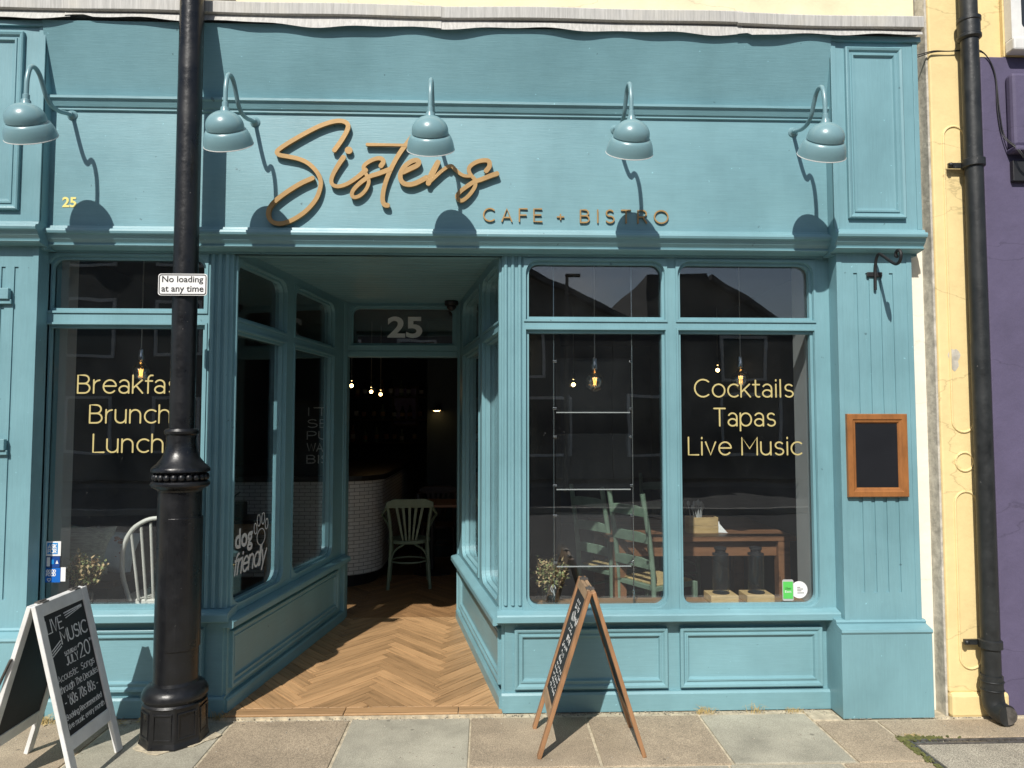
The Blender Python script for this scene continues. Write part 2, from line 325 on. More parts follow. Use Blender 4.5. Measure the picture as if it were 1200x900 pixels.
        if caps:
            def cap(i, sgn):
                a = pts[i]; b = pts[i + sgn]; l = math.hypot(a[0] - b[0], a[1] - b[1]) or 1
                return ((a[0] - b[0]) / l, (a[1] - b[1]) / l)
            for i, sgn, at in ((0, 1, 0), (N - 1, -1, None)):
                d = cap(i, sgn); h = ws[i] / 2
                for k in (.5, .87):
                    sh = math.sqrt(1 - k * k)
                    mid = (pts[i][0] + d[0] * h * k, pts[i][1] + d[1] * h * k); nl = (Lf[0 if at == 0 else -1], Rt[0 if at == 0 else -1])
                    bl = Lf[0] if i == 0 and k == .5 else None
                    base = (pts[i][0], pts[i][1])
                    if k == .5:
                        nL = ((nl[0][0] - base[0]), (nl[0][1] - base[1])); nR = (-nL[0], -nL[1])
                    A = (mid[0] + nL[0] * sh, mid[1] + nL[1] * sh); B = (mid[0] + nR[0] * sh, mid[1] + nR[1] * sh)
                    if at == 0: Lf.insert(0, A); Rt.insert(0, B)
                    else: Lf.append(A); Rt.append(B)
        n = len(Lf); vs = []; fs = []
        for i in range(n):
            e = slope * i / n
            vs += [to(*Lf[i], depth + e), to(*Rt[i], depth + e), to(*Rt[i], 0), to(*Lf[i], 0)]
        for i in range(n - 1):
            a, c = i * 4, i * 4 + 4
            fs += [(a, a + 1, c + 1, c), (a + 1, a + 2, c + 2, c + 1), (a + 3, a, c, c + 3)]
        fs += [(0, 3, 2, 1), (n * 4 - 4, n * 4 - 3, n * 4 - 2, n * 4 - 1)]
        return s.add(vs, fs)
    def build(s, name, mat, parent=None, bevel=0, smooth=None, world=True, kind=None, label=None, uvf=None, fix=True):
        inv = WM[parent].inverted() if (parent is not None and world and parent in WM) else None
        me = bpy.data.meshes.new(name); me.from_pydata([tuple(inv @ p) if inv else tuple(p) for p in s.v], [], s.f)
        if fix:
            bm = bmesh.new(); bm.from_mesh(me); bmesh.ops.recalc_face_normals(bm, faces=bm.faces); bm.to_mesh(me); bm.free()
        if uvf:
            uv = me.uv_layers.new(name='UVMap')
            for lp in me.loops: uv.data[lp.index].uv = uvf(s.v[lp.vertex_index])
        me.materials.append(M[mat])
        if smooth is not None:
            me.polygons.foreach_set('use_smooth', [True] * len(me.polygons)); me.set_sharp_from_angle(angle=R(smooth))
        ob = bpy.data.objects.new(name, me); COL.objects.link(ob)
        if parent is not None: ob.parent = parent; WM[ob] = WM[parent]
        else: WM[ob] = Matrix.Identity(4)
        if bevel:
            bv = ob.modifiers.new('bevel', 'BEVEL'); bv.width = bevel; bv.segments = 2; bv.limit_method = 'ANGLE'; bv.angle_limit = R(40)
        if kind: ob['kind'] = kind
        if label: ob['label'] = label
        return ob
def thing(name, label, cat, loc=(0, 0, 0), rz=0, group=None, scale=1.0):
    e = bpy.data.objects.new(name, None); COL.objects.link(e); e.location = loc; e.rotation_euler = (0, 0, rz); e.empty_display_size = .1
    e.scale = (scale,) * 3
    e['label'] = label; e['category'] = cat
    if group: e['group'] = group
    WM[e] = Matrix.Translation(loc) @ Matrix.Rotation(rz, 4, 'Z') @ Matrix.Diagonal((scale, scale, scale, 1)); return e
def tag(o, label, cat, group=None):
    o['label'] = label; o['category'] = cat
    if group: o['group'] = group
    return o
def dup(root, label, loc=None, rz=None, group=None):
    r = root.copy(); COL.objects.link(r); r['label'] = label
    if loc is not None: r.location = loc
    if rz is not None: r.rotation_euler = (0, 0, rz)
    if group: r['group'] = group
    for ch in list(root.children):
        c = ch.copy(); COL.objects.link(c); c.parent = r
        for g in list(ch.children):
            d = g.copy(); COL.objects.link(d); d.parent = c
    WM[r] = Matrix.Translation(r.location) @ Matrix.Rotation(r.rotation_euler.z, 4, 'Z'); return r
def smoothline(pts, k=5):
    out = []; n = len(pts)
    for i in range(n - 1):
        p0, p1, p2, p3 = pts[max(i - 1, 0)], pts[i], pts[i + 1], pts[min(i + 2, n - 1)]
        for j in range(k):
            u = j / k
            out.append(tuple(.5 * (2 * p1[d] + (p2[d] - p0[d]) * u + (2 * p0[d] - 5 * p1[d] + 4 * p2[d] - p3[d]) * u * u + (3 * p1[d] - p0[d] - 3 * p2[d] + p3[d]) * u ** 3) for d in range(len(p1))))
    out.append(tuple(pts[-1])); return out

# ------------------------------------------------------------------ lettering: a single-stroke geometric alphabet (cap height 1, x-height .73)
def A(cx, cy, rx, ry, a0, a1, n=None):
    n = n or max(4, int(abs(a1 - a0) / 18)); return [(cx + rx * math.cos(R(a0 + (a1 - a0) * i / n)), cy + ry * math.sin(R(a0 + (a1 - a0) * i / n))) for i in range(n + 1)]
def ln(*p): return list(p)
arch = A(.26, .44, .26, .29, 180, 0)
G = {
 'a': (.60, [A(.26, .2, .24, .2, 0, 360), A(.26, .49, .24, .24, 150, 0) + [(.5, 0)]]), 'b': (.70, [ln((0, 1), (0, 0)), A(.31, .365, .31, .365, 0, 360)]),
 'c': (.62, [A(.34, .365, .33, .365, 50, 310)]), 'd': (.72, [ln((.64, 1), (.64, 0)), A(.33, .365, .31, .365, 0, 360)]),
 'e': (.70, [[(.03, .39), (.66, .39)] + A(.345, .365, .32, .365, 5, 318)]), 'f': (.36, [ln((.13, 0), (.13, .8)) + A(.31, .8, .18, .2, 180, 75), ln((0, .68), (.34, .68))]),
 'g': (.72, [A(.33, .365, .31, .365, 0, 360), [(.64, .73), (.64, -.02)] + A(.34, -.02, .30, .24, 0, -150)]), 'h': (.62, [ln((0, 1), (0, 0)), arch + [(.52, 0)]]),
 'i': (.14, [ln((.04, .73), (.04, 0)), ln((.04, .93), (.04, .99))]), 'j': (.2, [[(.1, .73), (.1, -.1)] + A(0, -.1, .1, .12, 0, -90)]), 'k': (.54, [ln((0, 1), (0, 0)), ln((.46, .73), (0, .26)), ln((.16, .43), (.5, 0))]),
 'l': (.16, [ln((.04, 1), (.04, 0))]), 'm': (.98, [ln((0, .73), (0, 0)), A(.22, .47, .22, .26, 180, 0) + [(.44, 0)], A(.66, .47, .22, .26, 180, 0) + [(.88, 0)]]),
 'n': (.62, [ln((0, .73), (0, 0)), arch + [(.52, 0)]]), 'o': (.74, [A(.345, .365, .33, .365, 0, 360)]), 'p': (.70, [ln((0, .73), (0, -.28)), A(.31, .365, .31, .365, 0, 360)]),
 'r': (.36, [ln((0, .73), (0, 0)), A(.3, .40, .3, .32, 180, 92)]), 's': (.54, [A(.25, .54, .2, .18, 35, 262) + A(.25, .18, .22, .18, 82, -148)]),
 't': (.42, [ln((.15, .96), (.15, .17)) + A(.31, .17, .16, .17, 180, 290), ln((0, .71), (.36, .71))]), 'u': (.62, [[(0, .73)] + A(.26, .27, .26, .27, 180, 360) + [(.52, .73)], ln((.52, .3), (.52, 0))]),
 'v': (.58, [ln((0, .73), (.26, 0), (.52, .73))]), 'w': (.86, [ln((0, .73), (.2, 0), (.4, .7), (.6, 0), (.8, .73))]), 'y': (.58, [ln((0, .73), (.27, .02)), ln((.54, .73), (.16, -.28))]),
 'A': (.78, [ln((0, 0), (.35, 1), (.7, 0)), ln((.11, .3), (.59, .3))]), 'B': (.70, [ln((0, 0), (0, 1), (.3, 1)) + A(.3, .765, .25, .235, 90, -90) + [(0, .53)], [(.3, .53)] + A(.33, .265, .27, .265, 90, -90) + [(0, 0)]]),
 'C': (.86, [A(.46, .5, .45, .5, 48, 312)]), 'D': (.82, [[(0, 0), (0, 1), (.28, 1)] + A(.28, .5, .46, .5, 90, -90) + [(0, 0)]]), 'E': (.62, [ln((.55, 1), (0, 1), (0, 0), (.57, 0)), ln((0, .52), (.5, .52))]), 'F': (.58, [ln((.55, 1), (0, 1), (0, 0)), ln((0, .5), (.48, .5))]),
 'G': (.88, [A(.46, .5, .45, .5, 48, 330) + [(.86, .45), (.5, .45)]]), 'H': (.74, [ln((0, 0), (0, 1)), ln((.65, 0), (.65, 1)), ln((0, .52), (.65, .52))]), 'I': (.14, [ln((.04, 0), (.04, 1))]),
 'K': (.64, [ln((0, 0), (0, 1)), ln((.55, 1), (0, .4)), ln((.18, .58), (.58, 0))]), 'J': (.5, [[(.4, 1), (.4, .25)] + A(.2, .22, .2, .22, 0, -160)]), 'L': (.56, [ln((0, 1), (0, 0), (.52, 0))]), 'M': (.90, [ln((0, 0), (0, 1), (.4, .35), (.8, 1), (.8, 0))]), 'N': (.76, [ln((0, 0), (0, 1), (.67, 0), (.67, 1))]),
 'O': (1.0, [A(.48, .5, .47, .5, 0, 360)]), 'P': (.64, [[(0, 0), (0, 1), (.3, 1)] + A(.3, .74, .27, .26, 90, -90) + [(0, .48)]]), 'R': (.68, [[(0, 0), (0, 1), (.32, 1)] + A(.32, .735, .26, .265, 90, -90) + [(0, .47)], ln((.34, .47), (.6, 0))]),
 'S': (.64, [A(.29, .755, .25, .245, 35, 262) + A(.29, .26, .28, .26, 82, -148)]), 'T': (.68, [ln((0, 1), (.62, 1)), ln((.31, 1), (.31, 0))]), 'U': (.74, [[(0, 1)] + A(.32, .32, .32, .32, 180, 360) + [(.64, 1)]]),
 'V': (.74, [ln((0, 1), (.33, 0), (.66, 1))]), 'W': (1.04, [ln((0, 1), (.24, 0), (.49, .95), (.74, 0), (.98, 1))]), 'Y': (.68, [ln((0, 1), (.3, .48), (.6, 1)), ln((.3, .48), (.3, 0))]),
 '0': (.68, [A(.3, .5, .29, .5, 0, 360)]), '2': (.62, [A(.28, .74, .26, .26, 165, -25) + [(.02, 0), (.56, 0)]]), '5': (.62, [[(.5, 1), (.1, 1), (.06, .55)] + A(.26, .31, .27, .31, 120, -150)]), '6': (.64, [[(.42, 1)] + A(.29, .31, .27, .31, 150, 510)]),
 '7': (.58, [ln((0, 1), (.52, 1), (.16, 0))]), '8': (.64, [A(.29, .75, .22, .25, 0, 360), A(.29, .26, .27, .26, 0, 360)]), '+': (.5, [ln((.0, .5), (.4, .5)), ln((.2, .3), (.2, .7))]), "'": (.14, [ln((.06, 1), (.06, .8))]), '-': (.4, [ln((0, .4), (.3, .4))]), ' ': (.34, []),
}
def tw(text, tr=.10): return sum(G[c][0] + tr for c in text) - tr
def strokes(text, x0, x1, z0, cap, tr=.10, slant=0, jit=0):
    """strokes of a line of text between x0 and x1, baseline z0, cap height cap, one list per character"""
    k = (x1 - x0) / (tw(text, tr) - .04); u = 0; out = []
    for ch in text:
        jy = random.uniform(-jit, jit)
        out.append([[(x0 + (u + p[0] + slant * p[1]) * k, z0 + (p[1] + jy) * cap) for p in st] for st in G[ch][1]]); u += G[ch][0] + tr
    return out
def write(mb, text, x0, x1, z0, cap, wd, to, depth=.0006, tr=.10, slant=0, jit=0):
    for ch in strokes(text, x0, x1, z0, cap, tr, slant, jit):
        for i, st in enumerate(ch):
            mb.ribbon(st, wd, (lambda a, b, d, i=i: to(a, b, d + i * .00025)), depth, slope=.0002)
    return mb
def bold(body, bolden=.0):                                  # outlines of the built-in bold-able sans, cap height about .7
    cu = bpy.data.curves.new('lettering', 'FONT'); cu.body = body; cu.size = 1; cu.offset = bolden; cu.resolution_u = 4
    ob = bpy.data.objects.new('lettering', cu); COL.objects.link(ob); dg = bpy.context.evaluated_depsgraph_get()
    me = ob.evaluated_get(dg).to_mesh(); vs = [tuple(v.co) for v in me.vertices]; fs = [tuple(p.vertices) for p in me.polygons]
    ob.evaluated_get(dg).to_mesh_clear(); bpy.data.objects.remove(ob); bpy.data.curves.remove(cu); return vs, fs
def print_bold(mb, body, x0, x1, z0, z1, to, bolden=.0, d=.0008):
    vs, fs = bold(body, bolden); ax, bx = min(v[0] for v in vs), max(v[0] for v in vs); az, bz = min(v[1] for v in vs), max(v[1] for v in vs)
    return mb.add([to(x0 + (v[0] - ax) / (bx - ax) * (x1 - x0), z0 + (v[1] - az) / (bz - az) * (z1 - z0), d) for v in vs], fs)

# ================================================================== SETTING: ground, road, pavement
g = MB(); g.add([(-150, -150, -.16), (150, -150, -.16), (150, 150, -.16), (-150, 150, -.16)], [(0, 1, 2, 3)])
g.build('ground', 'ground', kind='structure')
MB().box(-60, 60, -9.6, -2.62, -.2, -.125).build('road', 'asphalt', kind='structure')
MB().box(-60, 60, -14.0, -9.75, -.2, -.012).build('pavement_opposite', 'asphalt', kind='structure')
MB().box(-60, 60, -9.75, -9.6, -.2, -.008).build('kerb_opposite', 'kerb', bevel=.015, kind='structure')
kb = MB().box(-60, 60, -2.62, -2.60, -.2, -.02).build('kerb', 'mortar', kind='structure')
for i in range(14):
    x = -6.3 + i * .92; MB().box(x, x + .91, -2.618, -2.46, -.2, -.002 - random.random() * .004).build('kerb_stone', 'kerb', kb, bevel=.012)
pv = MB().box(-60, 60, -2.46, .004, -.2, -.0075).build('pavement', 'mortar', kind='structure')
def slab(x0, x1, y0, y1, mat):
    g_ = .007; dz = [random.uniform(-.0025, .0015) for _ in range(4)]
    x0 += g_ * random.uniform(.5, 1.3); x1 -= g_ * random.uniform(.5, 1.3); y0 += g_; y1 -= g_
    b_ = MB().add([(x0, y0, -.05), (x1, y0, -.05), (x1, y1, -.05), (x0, y1, -.05), (x0, y0, dz[0]), (x1, y0, dz[1]), (x1, y1, dz[2]), (x0, y1, dz[3])],
                  [(0, 3, 2, 1), (4, 5, 6, 7), (0, 1, 5, 4), (1, 2, 6, 5), (2, 3, 7, 6), (3, 0, 4, 7)])
    return b_.build('slab', mat, pv, bevel=.005)
XJ = [-3.86, -3.24, -2.62, -1.985, -1.36, -.73, -.083, .543, 1.166, 1.763]
MATS1 = ['slabA', 'slabB', 'slabA', 'slabB', 'slabA', 'slabB', 'slabA', 'slabA', 'slabB']
for i in range(len(XJ) - 1): slab(XJ[i], XJ[i + 1], -.65, -.068, MATS1[i])
slab(1.763, 2.105, -.65, -.172, 'slabA'); slab(1.763, 1.925, -.168, -.02, 'mortar')
slab(2.105, 3.0, -.40, -.172, 'slabA'); slab(2.45, 3.0, -.168, -.136, 'mortar')
for row, (ya, yb) in enumerate([(-1.26, -.65), (-1.87, -1.26), (-2.455, -1.87)]):
    x = -3.9 + row * .23
    while x < (2.0 if row == 0 else 4.5):
        wd = random.uniform(.5, .78); x1 = x + wd
        if row == 0 and x1 > 1.9: x1 = 2.105
        slab(x, x1, ya, yb, random.choice(['slabA', 'slabA', 'slabB'])); x = x1
        if row == 0 and x >= 2.1: break
for i in range(3): slab(3.0 + i * .6, 3.6 + i * .6, -.65, -.13, random.choice(['slabA', 'slabB']))
# recessed access cover with its steel frame, bottom right
cv = thing('access_cover', 'pavement access cover filled with pebbly concrete inside a worn steel frame', 'access cover', (2.6, -.85, 0))
cb = MB(); cb.box(2.15, 2.96, -1.22, -.47, -.04, -.004); cb.build('concrete_infill', 'aggregate', cv)
for nm, q in (('frame_edge', (2.112, 2.128, -1.25, -.415)), ('frame_edge', (2.134, 2.147, -1.25, -.44)), ('frame_edge', (2.128, 2.99, -.431, -.415)), ('frame_edge', (2.147, 2.96, -.467, -.452))):
    MB().box(*q, -.04, .001 + random.random() * .002).build(nm, 'steel', cv, bevel=.002)
for k in range(26):
    x = 2.16 + k * .031; MB().box(x, x + .017, -.449, -.434, -.03, -.001).build('grid_tooth', 'steel', cv)
for k in range(20):
    y = -.47 - k * .037; MB().box(2.1285, 2.1335, y - .02, y, -.03, -.001).build('grid_tooth', 'steel', cv)

# ================================================================== CAFE SHOPFRONT
FAS, LIP, CON, PIL, PLI = -.08, -.12, -.155, -.095, -.16
shop = thing('shopfront', 'teal painted cafe shopfront with a recessed doorway and script sign', 'shopfront', (-.2, 0, 0))
PLX = [(-2.885, -2.452), (1.986, 2.422)]                     # pilasters
# upper render wall and fillers
MB().box(-3.6, 2.52, -.03, .18, 3.80, 7.2).build('upper_wall', 'cream', shop)
MB().box(-3.6, -2.888, -.02, .18, 0, 3.80).build('side_wall', 'teal_v', shop)
MB().box(2.425, 2.62, -.03, .18, -.01, 3.80).build('white_wall_strip', 'whitewall', shop)
fb = MB().box(-2.43, 1.952, FAS, .12, 2.664, 3.338).build('fascia_board', 'teal', shop, bevel=.002)
MB().prism([(-2.43, FAS + .001, 3.405), (-2.43, FAS - .10, 3.80), (-2.43, .12, 3.80), (-2.43, .12, 3.405)], (4.382, 0, 0)).build('fascia_top_board', 'teal', shop)
pr = [(FAS - .002, 3.336), (FAS - .012, 3.340), (FAS - .012, 3.352), (FAS - .02, 3.356), (FAS - .026, 3.37), (FAS - .034, 3.388), (FAS - .044, 3.394), (FAS - .044, 3.408), (FAS - .004, 3.412), (.05, 3.412), (.05, 3.336)]
MB().prism([(-2.43, y, z) for y, z in pr], (4.382, 0, 0)).build('fascia_moulding', 'teal', shop)
def cornice(x0, x1, off, name='cornice'):
    p = [(FAS - .001, 2.690), (FAS - .014, 2.686), (FAS - .018, 2.672), (LIP, 2.664), (LIP - .004, 2.652), (LIP, 2.640), (LIP + .014, 2.634), (LIP + .024, 2.614), (LIP + .040, 2.596), (LIP + .043, 2.588), (LIP + .036, 2.587), (LIP + .036, 2.582), (LIP + .044, 2.576), (LIP + .08, 2.570), (-.012, 2.568), (-.012, 2.556), (.08, 2.556), (.08, 2.690)]
    return MB().prism([(x0, y + (off if y < .05 else 0), z) for y, z in p], (x1 - x0, 0, 0)).build(name, 'teal', shop)
cornice(-2.452, 1.986, 0)
for (a, b_) in PLX: cornice(a - .035, b_ + .038, -.078)
# consoles over the pilasters, pilasters, plinths
for side, (a, b_) in enumerate(PLX):
    ca, cb_ = a - .034, b_ + .033
    p = MB().box(ca, cb_, CON, .12, 2.672, 3.80).build('console', 'teal_v', shop, bevel=.003)
    mx0, mx1 = ca + .078, cb_ - .097
    if side == 0: mx0, mx1 = ca + .097, cb_ - .11
    MB().frame(mx0, mx1, 2.750, 3.735, [(0, CON + .002), (0, CON - .022), (.006, CON - .026), (.018, CON - .022), (.026, CON - .012), (.034, CON - .012), (.036, CON - .018), (.046, CON - .018), (.052, CON - .006), (.062, CON - .0045), (.07, CON - .0045)], cap=True).build('panel_moulding', 'teal_v', p)
    MB().box(cb_ - .028 if side else ca + .0, cb_ if side else ca + .028, CON - .006, CON + .01, 2.69, 3.79).build('edge_strip', 'teal_v', p, bevel=.002)
    MB().box(ca if side else cb_ - .035, ca + .028 if side else cb_, CON - .006, CON + .01, 2.69, 3.79).build('edge_strip', 'teal_v', p, bevel=.002)
    s_ = MB().box(a, b_, PIL + .007, .12, .47, 2.60).build('pilaster', 'teal_v', shop)
    wS = b_ - a; cuts = [a] + [a + wS * f for f in (.25, .41, .565, .725)] + [b_]
    gw = .011
    for k in range(5):
        x0 = cuts[k] + (gw if k else 0); x1 = cuts[k + 1] - (gw if k < 4 else 0)
        MB().box(x0, x1, PIL, PIL + .0068, .66, 2.455).build('stave', 'teal_v', s_)
    MB().box(a, b_, PIL, PIL + .0068, .472, .66).build('stave_end', 'teal_v', s_); MB().box(a, b_, PIL, PIL + .0068, 2.455, 2.598).build('stave_end', 'teal_v', s_)
    MB().box(a, a + .03, PIL - .004, PIL + .002, .5, 2.59).build('edge_strip', 'teal_v', s_, bevel=.002); MB().box(b_ - .03, b_, PIL - .004, PIL + .002, .5, 2.59).build('edge_strip', 'teal_v', s_, bevel=.002)
    q = MB().box(a - .052, b_ + .018, PLI, .12, 0, .452).build('plinth', 'teal_v', shop, bevel=.004)
    pp = [(PLI - .002, .452), (PLI - .008, .462), (PLI - .004, .474), (PLI + .03, .484), (PIL - .008, .492), (PIL - .012, .502), (PIL - .002, .512), (.02, .512), (.02, .452)]
    MB().prism([(a - .052, y, z) for y, z in pp], (wS + .07, 0, 0)).build('base_moulding', 'teal', q)
# lead flashing: overlapping sheets with a sagging lower edge
fl = MB().box(-3.6, 2.47, -.172, -.02, 3.772, 3.8005).build('roof_flashing', 'teal', shop)
def sag(x): return 3.752 + .018 * abs(x + .1) / 2.4 + .010 * math.sin(3.1 * x + 1) + .006 * math.sin(8.3 * x) + .004 * math.sin(17 * x + 2)
XS = [-3.6, -2.3, -.285, 1.405, 2.468]
for i in range(4):
    x0, x1 = XS[i], XS[i + 1] + (.03 if i < 3 else 0); dz = [.038, .034, .030, .018][i]; dy = -.004 * (i % 2)
    mbx = MB(); n = 40; vs = []; fs = []
    for k in range(n + 1):
        x = x0 + (x1 - x0) * k / n; zb = sag(x) + dz + (.012 if i in (1, 3) and k < 3 else 0); w_ = .004 * math.sin(11 * x)
        vs += [(x, -.199 + dy + w_, zb), (x, -.187 + dy, 3.806 + dz), (x, -.02, 3.812 + dz), (x, -.183 + dy, 3.798 + dz), (x, -.195 + dy + w_, zb + .002)]
    for k in range(n):
        a_ = k * 5; c_ = a_ + 5
        fs += [(a_, c_, c_ + 1, a_ + 1), (a_ + 1, c_ + 1, c_ + 2, a_ + 2), (a_ + 3, c_ + 3, c_ + 4, a_ + 4), (a_ + 4, c_ + 4, c_, a_)]
    mbx.add(vs, fs).build('lead_sheet', 'lead', fl, fix=False)
    mb2 = MB(); vs = []; fs = []
    for k in range(n + 1):
        x = x0 + (x1 - x0) * k / n; h = .004 * math.sin(2.1 * x) + .003 * math.sin(6 * x) + dz * .6
        vs += [(x, -.183 + dy, 3.822 + h), (x, -.207 + dy, 3.828 + h), (x, -.209 + dy, 3.886 + h), (x, -.199 + dy, 3.896 + h), (x, -.03, 3.945 + h), (x, -.03, 3.815 + h)]
    for k in range(n):
        a_ = k * 6; c_ = a_ + 6
        fs += [(a_ + j, c_ + j, c_ + (j + 1) % 6, a_ + (j + 1) % 6) for j in range(6)]
    fs += [tuple(range(6)), tuple(range(n * 6, n * 6 + 6))]
    mb2.add(vs, fs).build('lead_cap', 'lead', fl)

# ---- windows
def window_unit(T, X0, X1, Z0, Z1, cols, zl, zu, name='window', r=.055):
    fr = MB(); bd = MB(); panes = []
    mids = [(cols[i][1] + cols[i + 1][0]) / 2 for i in range(len(cols) - 1)]; xb = [X0] + mids + [X1]
    zm = (zl[1] + zu[0]) / 2 if zl else None
    for i, (x0, x1) in enumerate(cols):
        rows = ([(zl, Z0, zm, (r, r, 0, 0))] if zl else []) + [(zu, zm if zl else Z0, Z1, (0, 0, r, r))]
        for (z, a, b_, rad) in rows:
            fr.opening((xb[i], xb[i + 1], a, b_), (x0 - .016, x1 + .016, z[0] - .016, z[1] + .016), tuple(q + .016 if q else 0 for q in rad), 0, .075, T)
            fr.opening((x0 - .030, x1 + .030, z[0] - .030, z[1] + .030), (x0 - .018, x1 + .018, z[0] - .018, z[1] + .018), tuple(q + .018 if q else 0 for q in rad), -.008, .001, T)
            bd.opening((x0 - .022, x1 + .022, z[0] - .022, z[1] + .022), (x0, x1, z[0], z[1]), rad, .016, .045, T)
            panes.append((x0 - .01, x1 + .01, z[0] - .01, z[1] + .01))
    f = fr.build(name, 'teal_v', shop, bevel=.0015); bd.build('glazing_bead', 'teal_v', f)
    for (x0, x1, z0, z1) in panes: MB().box(x0, x1, .046, .052, z0, z1, T).build('pane', 'pane', f)
    return f
I4 = Matrix.Identity(4)
WR = window_unit(I4, .205, 1.986, .555, 2.558, [(.241, 1.008), (1.117, 1.875)], (.578, 2.117), (2.211, 2.516))
WL = window_unit(I4, -2.452, -1.56, .578, 2.558, [(-2.442, -1.60)], (.600, 2.134), (2.246, 2.524))
def sill(T, u0, u1, z1=.556, z0=.497, proj=.062, name='sill'):
    return MB().prism([T @ Vector((u0, y, z)) for y, z in [(-proj + .006, z0), (-proj, z0 + .006), (-proj, z1 - .022), (-proj + .006, z1 - .014), (-.004, z1), (.09, z1), (.09, z0 + .004), (-proj + .022, z0 + .004), (-proj + .018, z0)]], (T.to_3x3() @ Vector((u1 - u0, 0, 0)))).build(name, 'teal', shop)
sill(I4, .06, 1.984); sill(I4, -2.45, -1.405, .58, .518)
# splayed sides of the doorway recess
OL, BL = Vector((-1.43, 0, 0)), Vector((-1.157, 1.9, 0)); OR, BR = Vector((.085, 0, 0)), Vector((-.235, 1.9, 0))
def wallT(o, e):
    e = e.normalized(); yv = Vector((0, 0, 1)).cross(e); T = Matrix.Identity(4)
    for r_ in range(3): T[r_][0] = e[r_]; T[r_][1] = yv[r_]; T[r_][3] = o[r_]
    return T, e
TL, eL = wallT(OL, BL - OL); TR, eR = wallT(BR, OR - BR); LL = (BL - OL).length; LR = (OR - BR).length
WRL = window_unit(TL, 0.02, LL, .53, 2.598, [(.062, .70), (.878, 1.60)], (.600, 2.112), (2.212, 2.515), r=.07)
WRR = window_unit(TR, 0.0, LR - .02, .53, 2.598, [(.33, 1.10), (1.29, 1.84)], (.600, 2.112), (2.212, 2.515), r=.07)
sill(TL, -.03, LL, .536, .48, .055); sill(TR, 0, LR + .03, .536, .48, .055)
# corner posts with reeds
for (a, b_, xs) in ((-1.562, -1.43, (-1.545, -1.505, -1.465)), (.085, .207, (.108, .148, .188))):
    po = MB().box(a, b_, .001, .075, .5, 2.60).build('corner_post', 'teal_v', shop, bevel=.006)
    for x in xs: MB().tube([(x, .0, .585), (x, .0, 2.555)], .012, 8).build('reed', 'teal_v', po, smooth=50)
for T, L_, at in ((TL, LL, (.035, LL - .06, LL - .02)), (TR, LR, (LR - .035, .06, .02))):
    for u in at: MB().tube([T @ Vector((u, 0, .545)), T @ Vector((u, 0, 2.59))], .011, 8).build('recess_reed', 'teal_v', shop, smooth=50)
# stall risers with moulded panels
MOULD = [(0, .004), (0, -.016), (.005, -.019), (.016, -.017), (.026, -.006), (.034, -.006), (.036, -.011), (.044, -.011), (.050, .004), (.056, .006)]
def riser(T, u0, u1, panels, ztop, plinth=.104):
    rs = MB().box(u0, u1, .020, .12, 0, ztop, T).build('stall_riser', 'teal', shop)
    MB().prism([T @ Vector((u0, y, z)) for y, z in [(-.014, 0), (-.014, plinth - .012), (-.006, plinth), (.020, plinth), (.020, 0)]], T.to_3x3() @ Vector((u1 - u0, 0, 0))).build('skirting', 'teal', rs)
    for (a, b_, z0, z1) in panels: MB().frame(a, b_, z0, z1, [(d, y + .008) for d, y in [(0, .013)] + MOULD[1:]], T, cap=True).build('panel_moulding', 'teal', rs)
riser(I4, .085, 1.984, [(.158, 1.018, .122, .452), (1.09, 1.90, .122, .452)], .499)
riser(I4, -2.45, -1.432, [(-2.38, -1.56, .135, .47)], .520)
riser(TL, .0, LL, [(.06, LL - .14, .13, .44)], .482, .09); riser(TR, .0, LR, [(.14, LR - .06, .13, .44)], .482, .09)
# door frame, fanlight
for (x0, x1) in ((-1.262, -1.146), (-.243, -.15)):
    MB().box(x0, x1, 1.875, 2.0, 0, 2.60).build('door_post', 'teal_v', shop, bevel=.008)
MB().box(-1.146, -.243, 1.885, 1.99, 2.148, 2.198).build('door_head', 'teal', shop, bevel=.006)
WF = window_unit(Matrix.Translation((0, 1.885, 0)), -1.146, -.243, 2.199, 2.60, [(-1.105, -.286)], None, (2.262, 2.548), 'fanlight', r=.05)
# panelled soffit of the recess
sf = MB().add([(-1.47, .02, 2.612), (.12, .02, 2.612), (-.2, 2.0, 2.612), (-1.19, 2.0, 2.612)], [(0, 1, 2, 3)]).build('soffit', 'teal', shop)
for k in range(21):
    y0 = .03 + k * .0905; y1 = y0 + .084
    def xl(y): return -1.43 + .1437 * y - .005
    def xr(y): return .085 - .1684 * y + .005
    MB().prism([(xl(y0), y0, 2.598), (xr(y0), y0, 2.598), (xr(y1), y1, 2.598), (xl(y1), y1, 2.598)], (0, 0, .012)).build('soffit_board', 'teal', sf, bevel=.003)
MB().box(-1.45, .1, .0, .028, 2.556, 2.664).build('recess_lintel', 'teal', shop)
# yellow house number on the fascia, figures on the fanlight
def on(T, off): return lambda u, v, d: T @ Vector((u, off - d, v))
xa, za = PY(73, 243, FAS); xb_, zb_ = PY(90, 231, FAS)
print_bold(MB(), '25', xa, xb_, za, zb_, on(I4, FAS - .0015), .03).build('house_number', 'yellow_num', fb)
a1 = PY(454, 396, 1.93); a2 = PY(495, 371, 1.93)
print_bold(MB(), '25', a1[0], a2[0], a1[1], a2[1], on(I4, 1.929), .03).build('house_number', 'whitevinyl', WF)
